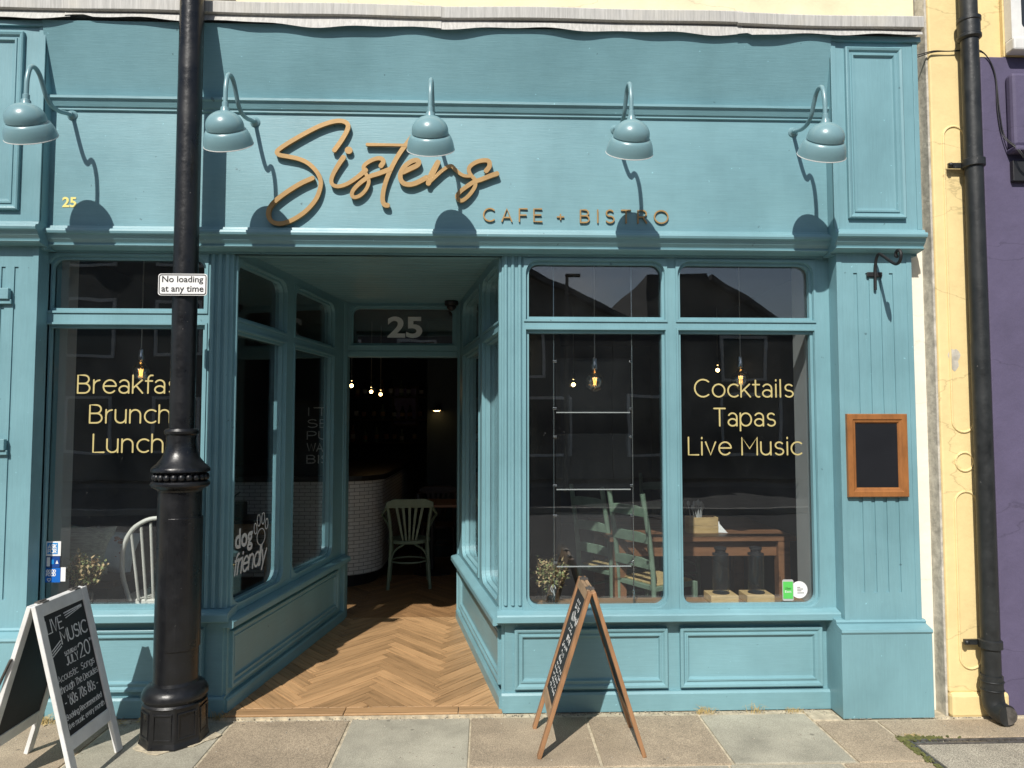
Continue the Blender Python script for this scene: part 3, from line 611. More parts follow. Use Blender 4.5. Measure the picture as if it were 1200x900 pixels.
# gold lettering on the panes
def glassline(win, text, px0, px1, base, capx, mat='goldvinyl'):
    x0, z0 = PY(px0, base, .045); x1, _ = PY(px1, base, .045); cap = capx * (CAMD + .045) / F_PX
    write(MB(), text, x0, x1, z0, cap, .0088, on(I4, .0448)).build('lettering', mat, win)
glassline(WL, 'Breakfast', 91, 221, 460.5, 20.5); glassline(WL, 'Brunch', 105, 200, 495.5, 20.5); glassline(WL, 'Lunch', 109, 192, 530, 20.5)
glassline(WR, 'Cocktails', 814, 930, 465, 20.5); glassline(WR, 'Tapas', 837, 909, 499, 20.5); glassline(WR, 'Live Music', 807, 940, 533, 20.5)
# dog friendly and takeaway decals on the splayed panes
dg = MB(); toL = on(TL, .0448)
print_bold(dg, 'dog', .165, .385, .835, .985, toL, .028)
write(dg, 'friendly', .155, .56, .725, .115, .0145, toL, slant=.25, tr=.04)
for (cx, cz, rx, rz_, tl) in ((.50, .895, .055, .05, 0), (.422, .955, .020, .032, .3), (.465, 1.000, .021, .035, .1), (.525, 1.005, .021, .035, -.1), (.575, .965, .02, .032, -.3)):
    dg.ribbon([(cx + rx * math.cos(a) , cz + rz_ * math.sin(a) - tl * rx * math.cos(a)) for a in [2 * math.pi * k / 20 for k in range(21)]], .006, toL, .0007, caps=False)
dg.build('decal', 'whitevinyl', WRL)
tk = MB(); toR = on(TR, .0448); cx, cz = 1.70, .90
def rr(cx, cz, w_, h_, r_): return [(cx + sx * (w_ / 2 - r_) + r_ * math.cos(R(a0 + j * 15)), cz + sz * (h_ / 2 - r_) + r_ * math.sin(R(a0 + j * 15))) for sx, sz, a0 in ((1, 1, 0), (-1, 1, 90), (-1, -1, 180), (1, -1, 270)) for j in range(7)]
lp = rr(cx, cz, .23, .25, .08); tk.ribbon(lp + [lp[0]], .018, toR, .0007, caps=False)
print_bold(tk, 'take', cx - .08, cx + .08, .91, .98, toR, .02); print_bold(tk, 'away', cx - .08, cx + .08, .82, .89, toR, .02)
tk.build('decal', 'whitevinyl', WRR)
# stickers in the corners of the panes
st = MB().box(-2.441, -2.362, .0425, .0448, .865, .945).build('sticker', 'signwhite', WL); MB().box(-2.436, -2.378, .0415, .0428, .875, .937).build('sticker_print', 'blue1', WL)
q = MB(); write(q, 'ASK', -2.43, -2.385, .908, .02, .005, on(I4, .0412)); write(q, 'FOR', -2.43, -2.385, .882, .02, .005, on(I4, .0412)); q.build('sticker_print', 'signwhite', WL)
MB().box(-2.441, -2.366, .0425, .0448, .802, .862).build('sticker', 'blue2', WL); MB().box(-2.436, -2.418, .0415, .0428, .808, .858).build('sticker_print', 'signwhite', WL)
MB().box(-2.412, -2.397, .0415, .0428, .82, .845).build('sticker_print', 'blue1', WL)
MB().prism([(-2.388, .0415, .822), (-2.372, .0415, .822), (-2.380, .0415, .842)], (0, .0012, 0)).build('sticker_print', 'signwhite', WL)
MB().box(-2.441, -2.360, .0425, .0448, .72, .799).build('sticker', 'blue3', WL); MB().box(-2.358, -2.332, .0425, .0448, .725, .802).build('sticker', 'signwhite', WL)
q = MB(); write(q, 'GOOD', -2.436, -2.385, .775, .014, .004, on(I4, .042)); write(q, 'FOOD', -2.436, -2.385, .756, .014, .004, on(I4, .042))
q.ribbon([(-2.42 + .010 * 16 * math.sin(a) ** 3 / 16, .735 + .010 * (13 * math.cos(a) - 5 * math.cos(2 * a) - 2 * math.cos(3 * a)) / 16) for a in [2 * math.pi * k / 18 for k in range(19)]], .003, on(I4, .042), .0007, caps=False); q.build('sticker_print', 'signwhite', WL)
x0, z0 = PY(917, 704, .045); x1, z1 = PY(929.5, 679, .045)
ph = MB(); ph.prism([(x, .0425, z) for x, z in rr((x0 + x1) / 2, (z0 + z1) / 2, x1 - x0, z1 - z0, .01)], (0, .002, 0)); ph.build('sticker', 'greywall', WR)
MB().box(x0 + .004, x1 - .004, .0412, .0426, z0 + .012, z1 - .012).build('sticker_print', 'green', WR)
q = MB(); print_bold(q, 'Uber', x0 + .014, x1 - .014, (z0 + z1) / 2 + .004, (z0 + z1) / 2 + .018, on(I4, .041)); q.build('sticker_print', 'signblack', WR)
q = MB(); print_bold(q, 'Eats', x0 + .014, x1 - .014, (z0 + z1) / 2 - .014, (z0 + z1) / 2, on(I4, .041)); q.build('sticker_print', 'signwhite', WR)
cx, cz = PY(936.5, 691, .045); MB().prism([(cx + .048 * math.cos(2 * math.pi * k / 28), .0432, cz + .048 * math.sin(2 * math.pi * k / 28)) for k in range(28)], (0, .0016, 0)).build('sticker', 'signwhite', WR)
q = MB()
for k, (l_, z_) in enumerate(((.018, .014), (.034, .004), (.024, -.006), (.04, -.018))): q.box(cx - .012, cx - .012 + l_, .0424, .0431, cz + z_ - .002, cz + z_ + .002)
q.build('sticker_print', 'steel', WR)

# ================================================================== ENTRANCE FLOOR: herringbone planks
def clip(poly, edges):
    for (a, b_) in edges:
        out = []; ex, ey = b_[0] - a[0], b_[1] - a[1]
        side = lambda p: ex * (p[1] - a[1]) - ey * (p[0] - a[0])
        for i in range(len(poly)):
            p, q_ = poly[i], poly[(i + 1) % len(poly)]; sp, sq_ = side(p), side(q_)
            if sp >= 0: out.append(p)
            if sp * sq_ < 0: t_ = sp / (sp - sq_); out.append((p[0] + (q_[0] - p[0]) * t_, p[1] + (q_[1] - p[1]) * t_))
        poly = out
        if len(poly) < 3: return []
    return poly
def herring(parent, region, mat, z0, z1, ctr, Lp=.60, Wp=.10, ang=58):
    """planks laid as a herringbone: each zig-zag column leans +-ang about the y direction"""
    ed = [(region[i], region[(i + 1) % len(region)]) for i in range(len(region))]
    xs = [p[0] for p in region]; ys = [p[1] for p in region]; g_ = .0022
    th = R(45); c_, s_ = math.cos(th), math.sin(th); k = int(round(Lp / Wp)); N = 16
    for i in range(-3 * N, 3 * N):
        for j in range(-6, 7):
            for kind in (0, 1):
                # classic herringbone on a grid of Wp squares
                if kind == 0: u0, v0, u1, v1 = i * Wp + j * 2 * Lp, i * Wp, i * Wp + j * 2 * Lp + Lp, i * Wp + Wp
                else: u0, v0, u1, v1 = i * Wp + j * 2 * Lp + Lp, i * Wp + Wp - Lp, i * Wp + j * 2 * Lp + Lp + Wp, i * Wp + Wp
                u0 += g_; v0 += g_; u1 -= g_; v1 -= g_
                q_ = [(u0, v0), (u1, v0), (u1, v1), (u0, v1)]
                pts = [(ctr[0] + u * c_ - v * s_, ctr[1] + (u * s_ + v * c_) * 1.2) for u, v in q_]
                if max(p[0] for p in pts) < min(xs) or min(p[0] for p in pts) > max(xs) or max(p[1] for p in pts) < min(ys) or min(p[1] for p in pts) > max(ys): continue
                po = clip(pts, ed)
                if len(po) < 3: continue
                ar = abs(sum(po[n][0] * po[(n + 1) % len(po)][1] - po[(n + 1) % len(po)][0] * po[n][1] for n in range(len(po)))) / 2
                if ar < .0006: continue
                dz = random.uniform(-.0008, .0008)
                d_ = Vector((pts[1][0] - pts[0][0], pts[1][1] - pts[0][1], 0)) if kind == 0 else Vector((pts[3][0] - pts[0][0], pts[3][1] - pts[0][1], 0))
                d_.normalize(); n_ = Vector((-d_.y, d_.x, 0))
                MB().prism([(x, y, z0) for x, y in po], (0, 0, z1 - z0 + dz)).build('plank', mat, parent, bevel=.0012, uvf=lambda p: (p.dot(d_), p.dot(n_)))
FZ = .018
ef = MB().prism([(-1.44, -.045, -.02), (.095, -.045, -.02), (-.22, 2.0, -.02), (-1.17, 2.0, -.02)], (0, 0, FZ - .0115 + .02)).build('entrance_floor', 'mortar', kind='structure')
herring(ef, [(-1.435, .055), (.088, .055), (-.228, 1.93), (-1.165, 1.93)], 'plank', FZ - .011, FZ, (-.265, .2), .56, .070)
for (a, b_) in ((-1.43, -.78), (-.776, -.155), (-.151, .088)):
    MB().box(a, b_, -.04, .052, FZ - .011, FZ).build('border_plank', 'plank', ef, bevel=.003, uvf=lambda p: (p.x, p.y))
inf = MB().box(-3.05, 2.65, .12, 7.5, -.05, .004).build('interior_floor', 'deepfloor', kind='structure')
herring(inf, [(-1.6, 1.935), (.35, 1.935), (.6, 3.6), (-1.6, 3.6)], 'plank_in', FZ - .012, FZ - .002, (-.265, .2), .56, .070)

# ================================================================== raised sign: script lettering and small capitals
sg = thing('raised_lettering_sign', 'gold script and small capital lettering raised on the teal fascia', 'sign', (-.4, FAS, 2.9))
def tr2(pts, k, ox, oy): return [PY(ox + u / k, oy + v / k, FAS - .02) for u, v in pts]
i2 = lambda pts: tr2(pts, 6, 300, 130); i3 = lambda pts: tr2(pts, 6.925, 440, 130)
SW = .0248
def letter(strs, wid=SW):
    mbx = MB()
    for n_, (pts, ws) in enumerate(strs):
        sm = smoothline(pts, 5); N = len(sm)
        wl = [wid * (ws[0] + (ws[1] - ws[0]) * math.sin(math.pi * i / (N - 1)) if len(ws) == 2 else wid) for i in range(N)]
        mbx.ribbon(sm, wl, lambda u, v, d, n_=n_: Vector((u, FAS - .011 - d - n_ * .0007 if d else FAS - .011, v)), .019, slope=.0012)
    return mbx.build('letter', 'gold', sg, fix=True)
letter([(i2([(553, 280), (600, 215), (638, 150), (650, 108), (632, 84), (595, 74), (540, 80), (450, 110), (350, 160), (250, 217), (180, 262), (150, 292), (168, 313), (230, 325), (300, 340), (370, 372), (430, 432), (457, 495), (450, 560), (420, 630), (360, 700), (290, 752), (220, 785), (160, 795), (115, 780), (92, 745), (93, 700), (120, 655), (170, 610), (240, 560), (320, 512), (400, 476)]), (1.05, .95))])
letter([(i2([(617, 330), (580, 385), (546, 445), (532, 490), (542, 522), (580, 534), (640, 517), (700, 480), (745, 445), (772, 420)]), (1.15, .85))])
mbx = MB(); dc = PY(300 + 652 / 6, 130 + 278 / 6, FAS - .02); mbx.prism([(dc[0] + .0215 * math.cos(2 * math.pi * k / 24), FAS - .008, dc[1] + .0205 * math.sin(2 * math.pi * k / 24)) for k in range(24)], (0, -.016, 0)); mbx.build('letter_dot', 'gold', sg)
letter([(i2([(880, 390), (897, 362), (885, 340), (850, 338), (800, 358), (762, 388), (760, 420), (782, 460), (795, 505), (772, 560), (730, 600), (690, 610), (676, 588), (692, 552), (740, 505), (800, 465), (860, 445), (950, 412)]), (1.1, .8))])
letter([(i3([(300, 212), (262, 262), (220, 315), (170, 392), (120, 490), (82, 590), (62, 680), (62, 740), (78, 766), (100, 770)]), (1.1, 1.0)), (i2([(783, 240), (860, 241), (960, 243), (1090, 246), (1140, 246)]), (.72, .62))])
letter([(i3([(225, 500), (290, 470), (340, 445), (354, 420), (335, 404), (290, 415), (235, 457), (206, 510), (206, 560), (235, 594), (290, 600), (350, 580), (415, 545)]), (1.15, 1.05))])
letter([(i3([(508, 420), (480, 475), (450, 535), (430, 592)]), (1.15, 1.35)), (i3([(430, 592), (480, 545), (540, 490), (590, 456), (620, 452), (645, 476), (680, 508), (720, 530), (768, 534)]), (.7, .8))])
letter([(i3([(898, 490), (924, 455), (922, 416), (890, 405), (830, 415), (776, 446), (757, 480), (772, 522), (806, 562), (810, 610), (782, 660), (742, 705), (700, 732), (671, 718), (664, 690), (692, 655), (740, 618), (800, 580), (860, 560), (930, 532), (986, 513)]), (1.1, .85))])
capx = 15.2 * (CAMD + FAS) / F_PX
for word, p0, p1, pb in (('CAFE', 566.5, 635, 259.6), ('+', 653, 661.5, 262), ('BISTRO', 680, 782.5, 261.2)):
    x0, z0 = PY(p0, pb, FAS); x1, z1 = PY(p1, pb + .6, FAS); k_ = .46 if len(word) > 1 else .1
    for ch in strokes(word, x0, x1, z0, capx if word != '+' else capx * .98, k_):
        mbx = MB()
        for n_, stq in enumerate(ch): mbx.ribbon(stq, .0080, (lambda a, b_, d, n_=n_: Vector((a, FAS - .004 - d - n_ * .0005 if d else FAS - .004, b_))), .007, slope=.0004)
        mbx.build('letter', 'gold', sg)

# ================================================================== GOOSENECK LAMPS
def make_lamp():
    t_ = thing('gooseneck_lamp', '', 'lamp', (0, FAS, 3.285), 0, 'teal gooseneck lamps over the fascia')
    MB().lathe([(.002, 0), (.028, .0005), (.028, .005), (.018, .012), (.012, .03)], 20, Matrix.Rotation(R(90), 4, 'X')).build('wall_plate', 'lampteal', t_, world=False, smooth=40)
    path = smoothline([(0, 0, 0), (0, -.05, -.012), (0, -.13, -.034), (0, -.2, -.036), (0, -.25, -.012), (0, -.285, .035), (0, -.32, .078), (0, -.362, .092), (0, -.398, .07), (0, -.417, .01), (0, -.42, -.05), (0, -.42, -.09)], 5)
    MB().tube(path, .0115, 10).build('arm', 'lampteal', t_, world=False, smooth=60)
    T = Matrix.Translation((0, -.420, -.200)) @ Matrix.Rotation(R(37), 4, 'X')
    MB().lathe([(.011, .034), (.016, .030), (.016, .006), (.022, .002), (.024, -.020), (.030, -.036)], 20, Matrix.Translation((0, -.42, -.108))).build('neck', 'lampteal', t_, world=False, smooth=35)
    prof = [(.001, .076)] + [(.093 * math.sin(R(a)), .076 * math.cos(R(a))) for a in range(10, 91, 10)] + [(.0935, -.008), (.0905, -.012), (.0905, -.015), (.0975, -.018), (.105, -.028), (.1135, -.048), (.119, -.070), (.1215, -.088), (.1225, -.092)]
    inner = [(.119, -.091), (.115, -.068), (.10, -.03), (.08, .0), (.04, .045), (.003, .06)]
    sh = MB().lathe(prof + inner, 36, T).build('shade', 'lampteal', t_, world=False, smooth=35)
    MB().lathe([(.1185, -.0915), (.1215, -.0945), (.1235, -.0925), (.1225, -.0895)], 36, T).build('rim', 'whitewood', sh, world=False, smooth=60)
    MB().ball((0, 0, -.02), .028, 12, T, (1, 1, 1.4)).build('bulb', 'white_in', sh, world=False, smooth=80)
    return t_
lamp = make_lamp()
LAMPLAB = ['leftmost gooseneck lamp above the small yellow number 25', 'teal gooseneck lamp just right of the black post at the start of the script', 'middle gooseneck lamp hanging over the script lettering, seen head on',
           'teal gooseneck lamp above the small gold capitals', 'rightmost gooseneck lamp beside the tall right console panel']
for i, (px, py) in enumerate([(85, 135), (299, 143), (511, 148), (721, 152), (929, 155)]):
    x, z = PY(px, py, FAS)
    o_ = lamp if i == 0 else dup(lamp, LAMPLAB[i], group='teal gooseneck lamps over the fascia')
    o_['label'] = LAMPLAB[i]; o_.location = (x, FAS, z); o_.rotation_euler = (0, 0, R([1.5, -2, 0, 1, -1.5][i]))

# ================================================================== LAMP POST AND ITS PLATE
PX_, PYY = -1.585, -.275
lpst = thing('lamp_post', 'black cast iron lamp post on a faceted base in front of the left window', 'lamp post', (PX_, PYY, 0))
TP = Matrix.Translation((PX_, PYY, 0))
MB().lathe([(.062, 1.54), (.061, 5.6)], 32, TP).build('upper_shaft', 'black', lpst, smooth=40)
MB().lathe([(.06, 1.575), (.078, 1.570), (.085, 1.558), (.083, 1.546), (.074, 1.538), (.073, 1.50), (.079, 1.46), (.094, 1.42), (.116, 1.392), (.136, 1.375), (.143, 1.365), (.143, 1.352), (.128, 1.346), (.118, 1.344)], 40, TP).build('bell_collar', 'black', lpst, smooth=35)
bds = MB().lathe([(.116, 1.346), (.116, 1.302)], 32, TP).build('bead_band', 'black', lpst, smooth=40)
bsh = MB().ball((0, 0, 0), .0185, 10, None, (1, 1, 1.08)).build('bead', 'black', bds, world=False, smooth=80)
bsh.location = (.122, 0, 1.324)
for k in range(1, 22):
    b2 = bsh.copy(); COL.objects.link(b2); b2.parent = bds; a_ = 2 * math.pi * k / 22; b2.location = (.122 * math.cos(a_), .122 * math.sin(a_), 1.324)
MB().lathe([(.118, 1.304), (.135, 1.302), (.143, 1.293), (.143, 1.282), (.134, 1.272), (.122, 1.266), (.110, 1.258), (.107, 1.25)], 40, TP).build('ring_moulding', 'black', lpst, smooth=35)
MB().lathe([(.107, 1.27), (.107, .25)], 40, TP).build('lower_shaft', 'black', lpst, smooth=40)
n = 16; arc_ = [R(-95 + 128 * k / n) for k in range(n + 1)]
mb_ = MB(); mb_.prism([(PX_ + .1135 * math.cos(a), PYY + .1135 * math.sin(a), .46) for a in arc_] + [(PX_ + .104 * math.cos(a), PYY + .104 * math.sin(a), .46) for a in reversed(arc_)], (0, 0, .66))
mb_.build('access_door', 'black', lpst, bevel=.002)
MB().lathe([(.107, .30), (.112, .285), (.135, .275), (.150, .258), (.158, .24), (.158, .226), (.150, .215), (.146, .206), (.154, .196)], 40, TP).build('base_ring', 'black', lpst, smooth=35)
MB().lathe([(.158, .20), (.154, .188), (.160, .03), (.168, .0)], 8, TP, rot=R(22.5)).build('faceted_base', 'black', lpst, bevel=.006)
for k in range(8):
    a_ = R(45 * k); 
    Tk = TP @ Matrix.Rotation(a_, 4, 'Z')
    MB().frame(-.046, .046, .045, .172, [(0, -.140), (.0, -.1495), (.004, -.1505), (.008, -.1495), (.010, -.140)], Tk).build('base_panel', 'black', lpst)
mr = MB(); pts = []
for k in range(28):
    a_ = 2 * math.pi * k / 28; r_ = .185 + .03 * math.sin(3 * a_ + 1) + .018 * math.sin(7 * a_); pts.append((PX_ + r_ * math.cos(a_), PYY + r_ * math.sin(a_) * .82 - .01, -.001))
mr.prism(pts, (0, 0, .005)).build('mortar_collar', 'mortar', lpst, bevel=.003)
# No loading plate
c0 = PY(185, 346, PYY - .075); c1 = PY(243, 321, PYY - .075); sy = PYY - .075
pl = thing('no_loading_plate', 'small white No loading plate fixed to the black post', 'sign', ((c0[0] + c1[0]) / 2, sy, c0[1]))
mx_, mz_ = (c0[0] + c1[0]) / 2, (c0[1] + c1[1]) / 2; W_, H_ = c1[0] - c0[0], c1[1] - c0[1]
MB().prism([(x, sy, z) for x, z in rr(mx_, mz_, W_, H_, .014)], (0, .004, 0)).build('plate', 'signwhite', pl)
lp = rr(mx_, mz_, W_ - .012, H_ - .012, .011); q = MB(); q.ribbon(lp + [lp[0]], .0045, on(I4, sy - .0004), .0006, caps=False); q.build('border', 'signblack', pl)
q = MB(); print_bold(q, 'No loading', mx_ - W_ * .42, mx_ + W_ * .42, mz_ + .002, mz_ + .044, on(I4, sy - .0004), .012); print_bold(q, 'at any time', mx_ - W_ * .43, mx_ + W_ * .43, mz_ - .048, mz_ - .006, on(I4, sy - .0004), .012); q.build('lettering', 'signblack', pl)
q = MB().box(mx_ - .02, mx_ + .09, sy + .004, sy + .018, mz_ - .01, mz_ + .01); q.lathe([(.066, mz_ - .009), (.066, mz_ + .009)], 24, TP); q.build('clamp', 'steel', pl)

# ================================================================== A-BOARDS
def a_board(name, label, apex_x, foot_a, foot_b, y0, y1, ztop, frame_mat, rail_mat, face, chalkfn, wd=.042, th=.02, leg=.16):
    t_ = thing(name, label, 'chalkboard', ((foot_a + foot_b) / 2, (y0 + y1) / 2, 0))
    for sgn, foot, tx in ((1, foot_b, apex_x + .018), (-1, foot_a, apex_x - .018)):
        top = Vector((tx, 0, ztop)); bot = Vector((foot, 0, 0)); dn = (bot - top).normalized()       # dn: down the leaf
        nrm = Vector((dn.z, 0, -dn.x)) * -1                                                          # leaf normal
        if nrm.x * sgn < 0: nrm = -nrm
        Lf = (bot - top).length
        ya, yb = y0, y1
        def pt(yy, s_, d_): v = top + dn * s_ + nrm * d_; return Vector((v.x, yy, v.z))
        def plate(yA, yB, sA, sB, d0, d1): return MB().prism([pt(yA, sA, d0), pt(yB, sA, d0), pt(yB, sB, d0), pt(yA, sB, d0)], nrm * (d1 - d0))
        for yy in ((ya, ya + wd), (yb - wd, yb)): plate(yy[0], yy[1], 0, Lf - .002, -th, 0).build('leg', frame_mat, t_, bevel=.003)
        plate(ya + wd, yb - wd, 0.0, wd * 1.25, -th + .001, -.001).build('top_rail', rail_mat, t_, bevel=.003)
        plate(ya + wd, yb - wd, Lf - leg - wd * 1.3, Lf - leg, -th + .001, -.001).build('bottom_rail', rail_mat, t_, bevel=.003)
        pan = plate(ya + wd - .004, yb - wd + .004, wd * 1.2, Lf - leg - wd * 1.25, -.014, -.008).build('chalk_panel', 'slate', t_)
        if sgn == face:
            hgt = Lf - leg - wd * 2.55; wdt = (yb - ya) - 2 * wd
            # text frame: u to the reader's right, v up, measured from the panel's lower left corner
            if face > 0: to = lambda u, v, d: pt(ya + wd + u, wd * 1.25 + hgt - v, -.0078 + d)
            else: to = lambda u, v, d: pt(yb - wd - u, wd * 1.25 + hgt - v, -.0078 + d)
            q_ = Lines(pan); chalkfn(q_, to, wdt, hgt); q_.flush()
    for yy in (y0 + .08, y1 - .08):
        hb = MB(); hb.tube([(apex_x, yy - .025, ztop + .003), (apex_x, yy + .025, ztop + .003)], .007, 8); hb.box(apex_x - .02, apex_x + .02, yy - .022, yy + .022, ztop - .001, ztop + .004); hb.build('hinge', 'steel', t_, smooth=40)
    return t_
class Lines(MB):
    def __init__(s, pan): MB.__init__(s); s.pan = pan
    def flush(s):
        if s.v: s.build('chalk_line', 'chalk', s.pan)
        s.v, s.f = [], []
def chalk_music(mb, to, W, H):
    k = .0032
    write(mb, 'LIVE', W * .03, W * .40, H * .845, H * .105, .006, to, slant=.0)
    mb.flush()
    write(mb, 'MUSIC', W * .30, W * .96, H * .72, H * .105, .0075, to)
    mb.flush()
    for i_ in range(3): mb.ribbon([(W * (.48 + i_ * .01), H * (.955 - i_ * .022)), (W * .93, H * (.965 - i_ * .008))], .006 - i_ * .001, to, .0006)
    mb.flush()
    for i_ in range(3): mb.ribbon([(W * .04, H * (.70 - i_ * .022)), (W * .27, H * (.752 - i_ * .024))], .005, to, .0006)
    mb.flush()
    write(mb, 'SATURDAY', W * .30, W * .60, H * .615, H * .032, k, to); write(mb, 'JULY', W * .30, W * .60, H * .535, H * .065, .005, to)
    mb.flush()
    write(mb, '20', W * .63, W * .92, H * .535, H * .12, .007, to); write(mb, 'TH', W * .93, W * .99, H * .635, H * .022, .0025, to)
    mb.flush()
    write(mb, 'Acoustic  Songs', W * .03, W * .95, H * .435, H * .055, k, to, jit=.05)
    mb.flush()
    write(mb, 'through The Decades', W * .03, W * .98, H * .345, H * .055, k, to, jit=.05)
    mb.flush()
    write(mb, "- '60s 70s 80s -", W * .08, W * .92, H * .225, H * .085, .0048, to, jit=.03)
    mb.flush()
    write(mb, 'Booking Recommended', W * .04, W * .94, H * .125, H * .045, k, to, jit=.04); write(mb, 'live music every month', W * .05, W * .96, H * .05, H * .042, k, to, jit=.04)
    mb.flush()
wbrd = a_board('pavement_chalkboard', 'white framed folding chalkboard advertising live music at lower left', -2.005, -2.24, -1.785, -.80, -.385, .795, 'whitewood', 'whitewood', 1, chalk_music, wd=.046)
MB().bar((-2.14, -.81, .42), (-2.075, -.81, .57), .016, .006).build('stay', 'steel', wbrd)
def chalk_scrawl(mb, to, W, H):
    rnd = random.Random(3); v = .95
    for i_, (h, w0, w1, sz) in enumerate([(.03, .35, .65, .006), (.05, .3, .7, .006), (.09, .25, .8, .007), (.03, .3, .6, .005), (.03, .3, .7, .005), (.07, .35, .75, .01), (.06, .2, .65, .006), (.04, .3, .6, .005), (.05, .25, .5, .016), (.03, .2, .8, .005), (.03, .15, .85, .005), (.03, .15, .8, .005), (.03, .2, .85, .005), (.03, .15, .8, .005)]):
        v -= .02 + h; x = w0
        while x < w1:
            p = [(W * (x + rnd.uniform(0, .07)), H * (v + rnd.uniform(0, h))) for _ in range(5)]; mb.ribbon(smoothline(p, 3), sz * .6, to, .0006); x += .11
        mb.flush()
bbrd = a_board('pavement_chalkboard', 'brown wooden folding chalkboard standing before the middle of the right window', .512, .243, .772, -.572, -.19, .785, 'brownwood', 'railwood', -1, chalk_scrawl, wd=.040, leg=.18)

# ================================================================== THINGS ON THE RIGHT PILASTER
bx0, bz1 = PY(990, 485, PIL); bx1, bz0 = PY(1063, 582, PIL)
bb = thing('menu_board', 'small empty black menu board in an oak frame on the right pilaster', 'menu board', ((bx0 + bx1) / 2, PIL, bz0))
MB().frame(bx0, bx1, bz0, bz1, [(0, PIL - .0005), (0, PIL - .022), (.004, PIL - .027), (.030, PIL - .027), (.036, PIL - .021), (.046, PIL - .019), (.052, PIL - .012), (.054, PIL - .006)]).build('frame', 'oakframe', bb)
MB().box(bx0 + .045, bx1 - .045, PIL - .010, PIL - .0015, bz0 + .045, bz1 - .045).build('black_panel', 'blackboard', bb)
hx, hz = PY(1024, 322, PIL)
br_ = thing('hanging_bracket', 'black wrought iron hook bracket high on the right pilaster', 'bracket', (hx, PIL, hz))
MB().box(hx - .045, hx + .045, PIL - .012, PIL - .0005, hz - .014, hz + .014).build('wall_plate', 'iron', br_, bevel=.005)
sp = [(hx, PIL - .012, hz - .09), (hx, PIL - .014, hz - .03), (hx, PIL - .016, hz + .03), (hx, PIL - .03, hz + .085), (hx, PIL - .06, hz + .105), (hx, PIL - .10, hz + .085), (hx, PIL - .17, hz + .04), (hx, PIL - .225, hz + .012), (hx, PIL - .262, hz + .02), (hx, PIL - .274, hz + .055), (hx, PIL - .255, hz + .082), (hx, PIL - .23, hz + .075), (hx, PIL - .226, hz + .055), (hx, PIL - .24, hz + .05)]
MB().tube(smoothline(sp, 4), [.0085] * 57 if False else .0085, 8).build('hook', 'iron', br_, smooth=60)
# small painted ledge brackets on the left pilaster
for nm, py_, lab in (('wall_ledge', 345, 'upper teal painted wooden block on the left pilaster at the picture edge'), ('wall_ledge', 521, 'lower teal painted wooden block on the left pilaster at the picture edge')):
    xe, ze = PY(14 if py_ < 400 else 9, py_, PIL)
    q = MB(); q.box(xe - .30, xe, PIL - .032, PIL - .0065, ze - .03, ze + .03); q.box(xe - .30, xe + .008, PIL - .020, PIL - .0066, ze - .055, ze - .03); tag(q.build(nm, 'teal', bevel=.003), lab, 'bracket', 'painted blocks on the left pilaster')

# ================================================================== YELLOW PIER, DRAINPIPE, PURPLE SHOPFRONT
yp = thing('yellow_pier', 'yellow rendered pier between the teal and purple shopfronts', 'pier', (2.69, -.13, 0))
YB = -.13
MB().box(2.542, 2.842, YB, .12, .12, 7.2).build('shaft', 'yellow', yp, bevel=.012)
MB().box(2.528, 2.541, YB + .008, .12, -.01, 7.2).build('cement_return', 'cement', yp, bevel=.004)
MB().box(2.542, 2.87, YB - .022, .12, -.01, .125).build('base', 'yellow', yp, bevel=.02)
def capsule(cx, z0, z1, r_): return [(cx + r_ * math.cos(R(a)), z1 - r_ + r_ * math.sin(R(a))) for a in range(0, 181, 15)] + [(cx + r_ * math.cos(R(a)), z0 + r_ + r_ * math.sin(R(a))) for a in range(180, 361, 15)]
for z0, z1 in ((.25, 1.22), (1.55, 3.30)):
    lp = capsule(2.672, z0, z1, .062); q = MB(); q.tube([(x, YB, z) for x, z in lp], .007, 8, closed=True); q.build('panel_bead', 'yellow', yp, smooth=60)
q = MB(); q.tube([(2.672 + .052 * math.cos(2 * math.pi * k / 24), YB, 1.385 + .052 * math.sin(2 * math.pi * k / 24)) for k in range(24)], .007, 8, closed=True); q.build('roundel', 'yellow', yp, smooth=60)
chp = [(2.632 + .03 * math.cos(a) * (1 + .3 * math.sin(5 * a)), 1.965 + .062 * math.sin(a) * (1 + .2 * math.sin(3 * a))) for a in [2 * math.pi * k / 22 for k in range(22)]]
MB().prism([(x, YB - .0012, z) for x, z in chp], (0, .002, 0)).build('render_chip', 'cement', yp)
dp = thing('drainpipe', 'black cast iron drainpipe running down the yellow pier', 'drainpipe', (2.735, -.2, 0))
TD = Matrix.Translation((2.735, -.2, 0))
MB().lathe([(.0465, .14), (.0465, 7.2)], 28, TD).build('pipe', 'pipe', dp, smooth=40)
for z in (3.80, ): MB().lathe([(.050, z + .10), (.062, z + .095), (.062, z + .075), (.057, z + .07), (.057, z), (.062, z - .005), (.062, z - .02), (.050, z - .03)], 28, TD).build('collar', 'pipe', dp, smooth=35)
for z in (3.06, .405):
    q = MB(); q.lathe([(.050, z + .025), (.058, z + .02), (.058, z - .02), (.050, z - .025)], 28, TD); q.box(2.735 - .12, 2.735 + .07, -.168, -.152, z - .014, z + .014); q.ball((2.735 - .112, -.172, z), .014, 8); q.ball((2.735 + .064, -.172, z), .012, 8); q.build('clip', 'pipe', dp, smooth=40)
pp = [(2.735, -.2, .24), (2.735, -.2, .15), (2.737, -.205, .10), (2.742, -.222, .068), (2.752, -.262, .056), (2.757, -.285, .055)]
q = MB(); vs = smoothline(pp, 3); q.tube(vs, [.0545] * (len(vs) - 1) + [.055], 28); q.build('shoe', 'pipe', dp, smooth=40)
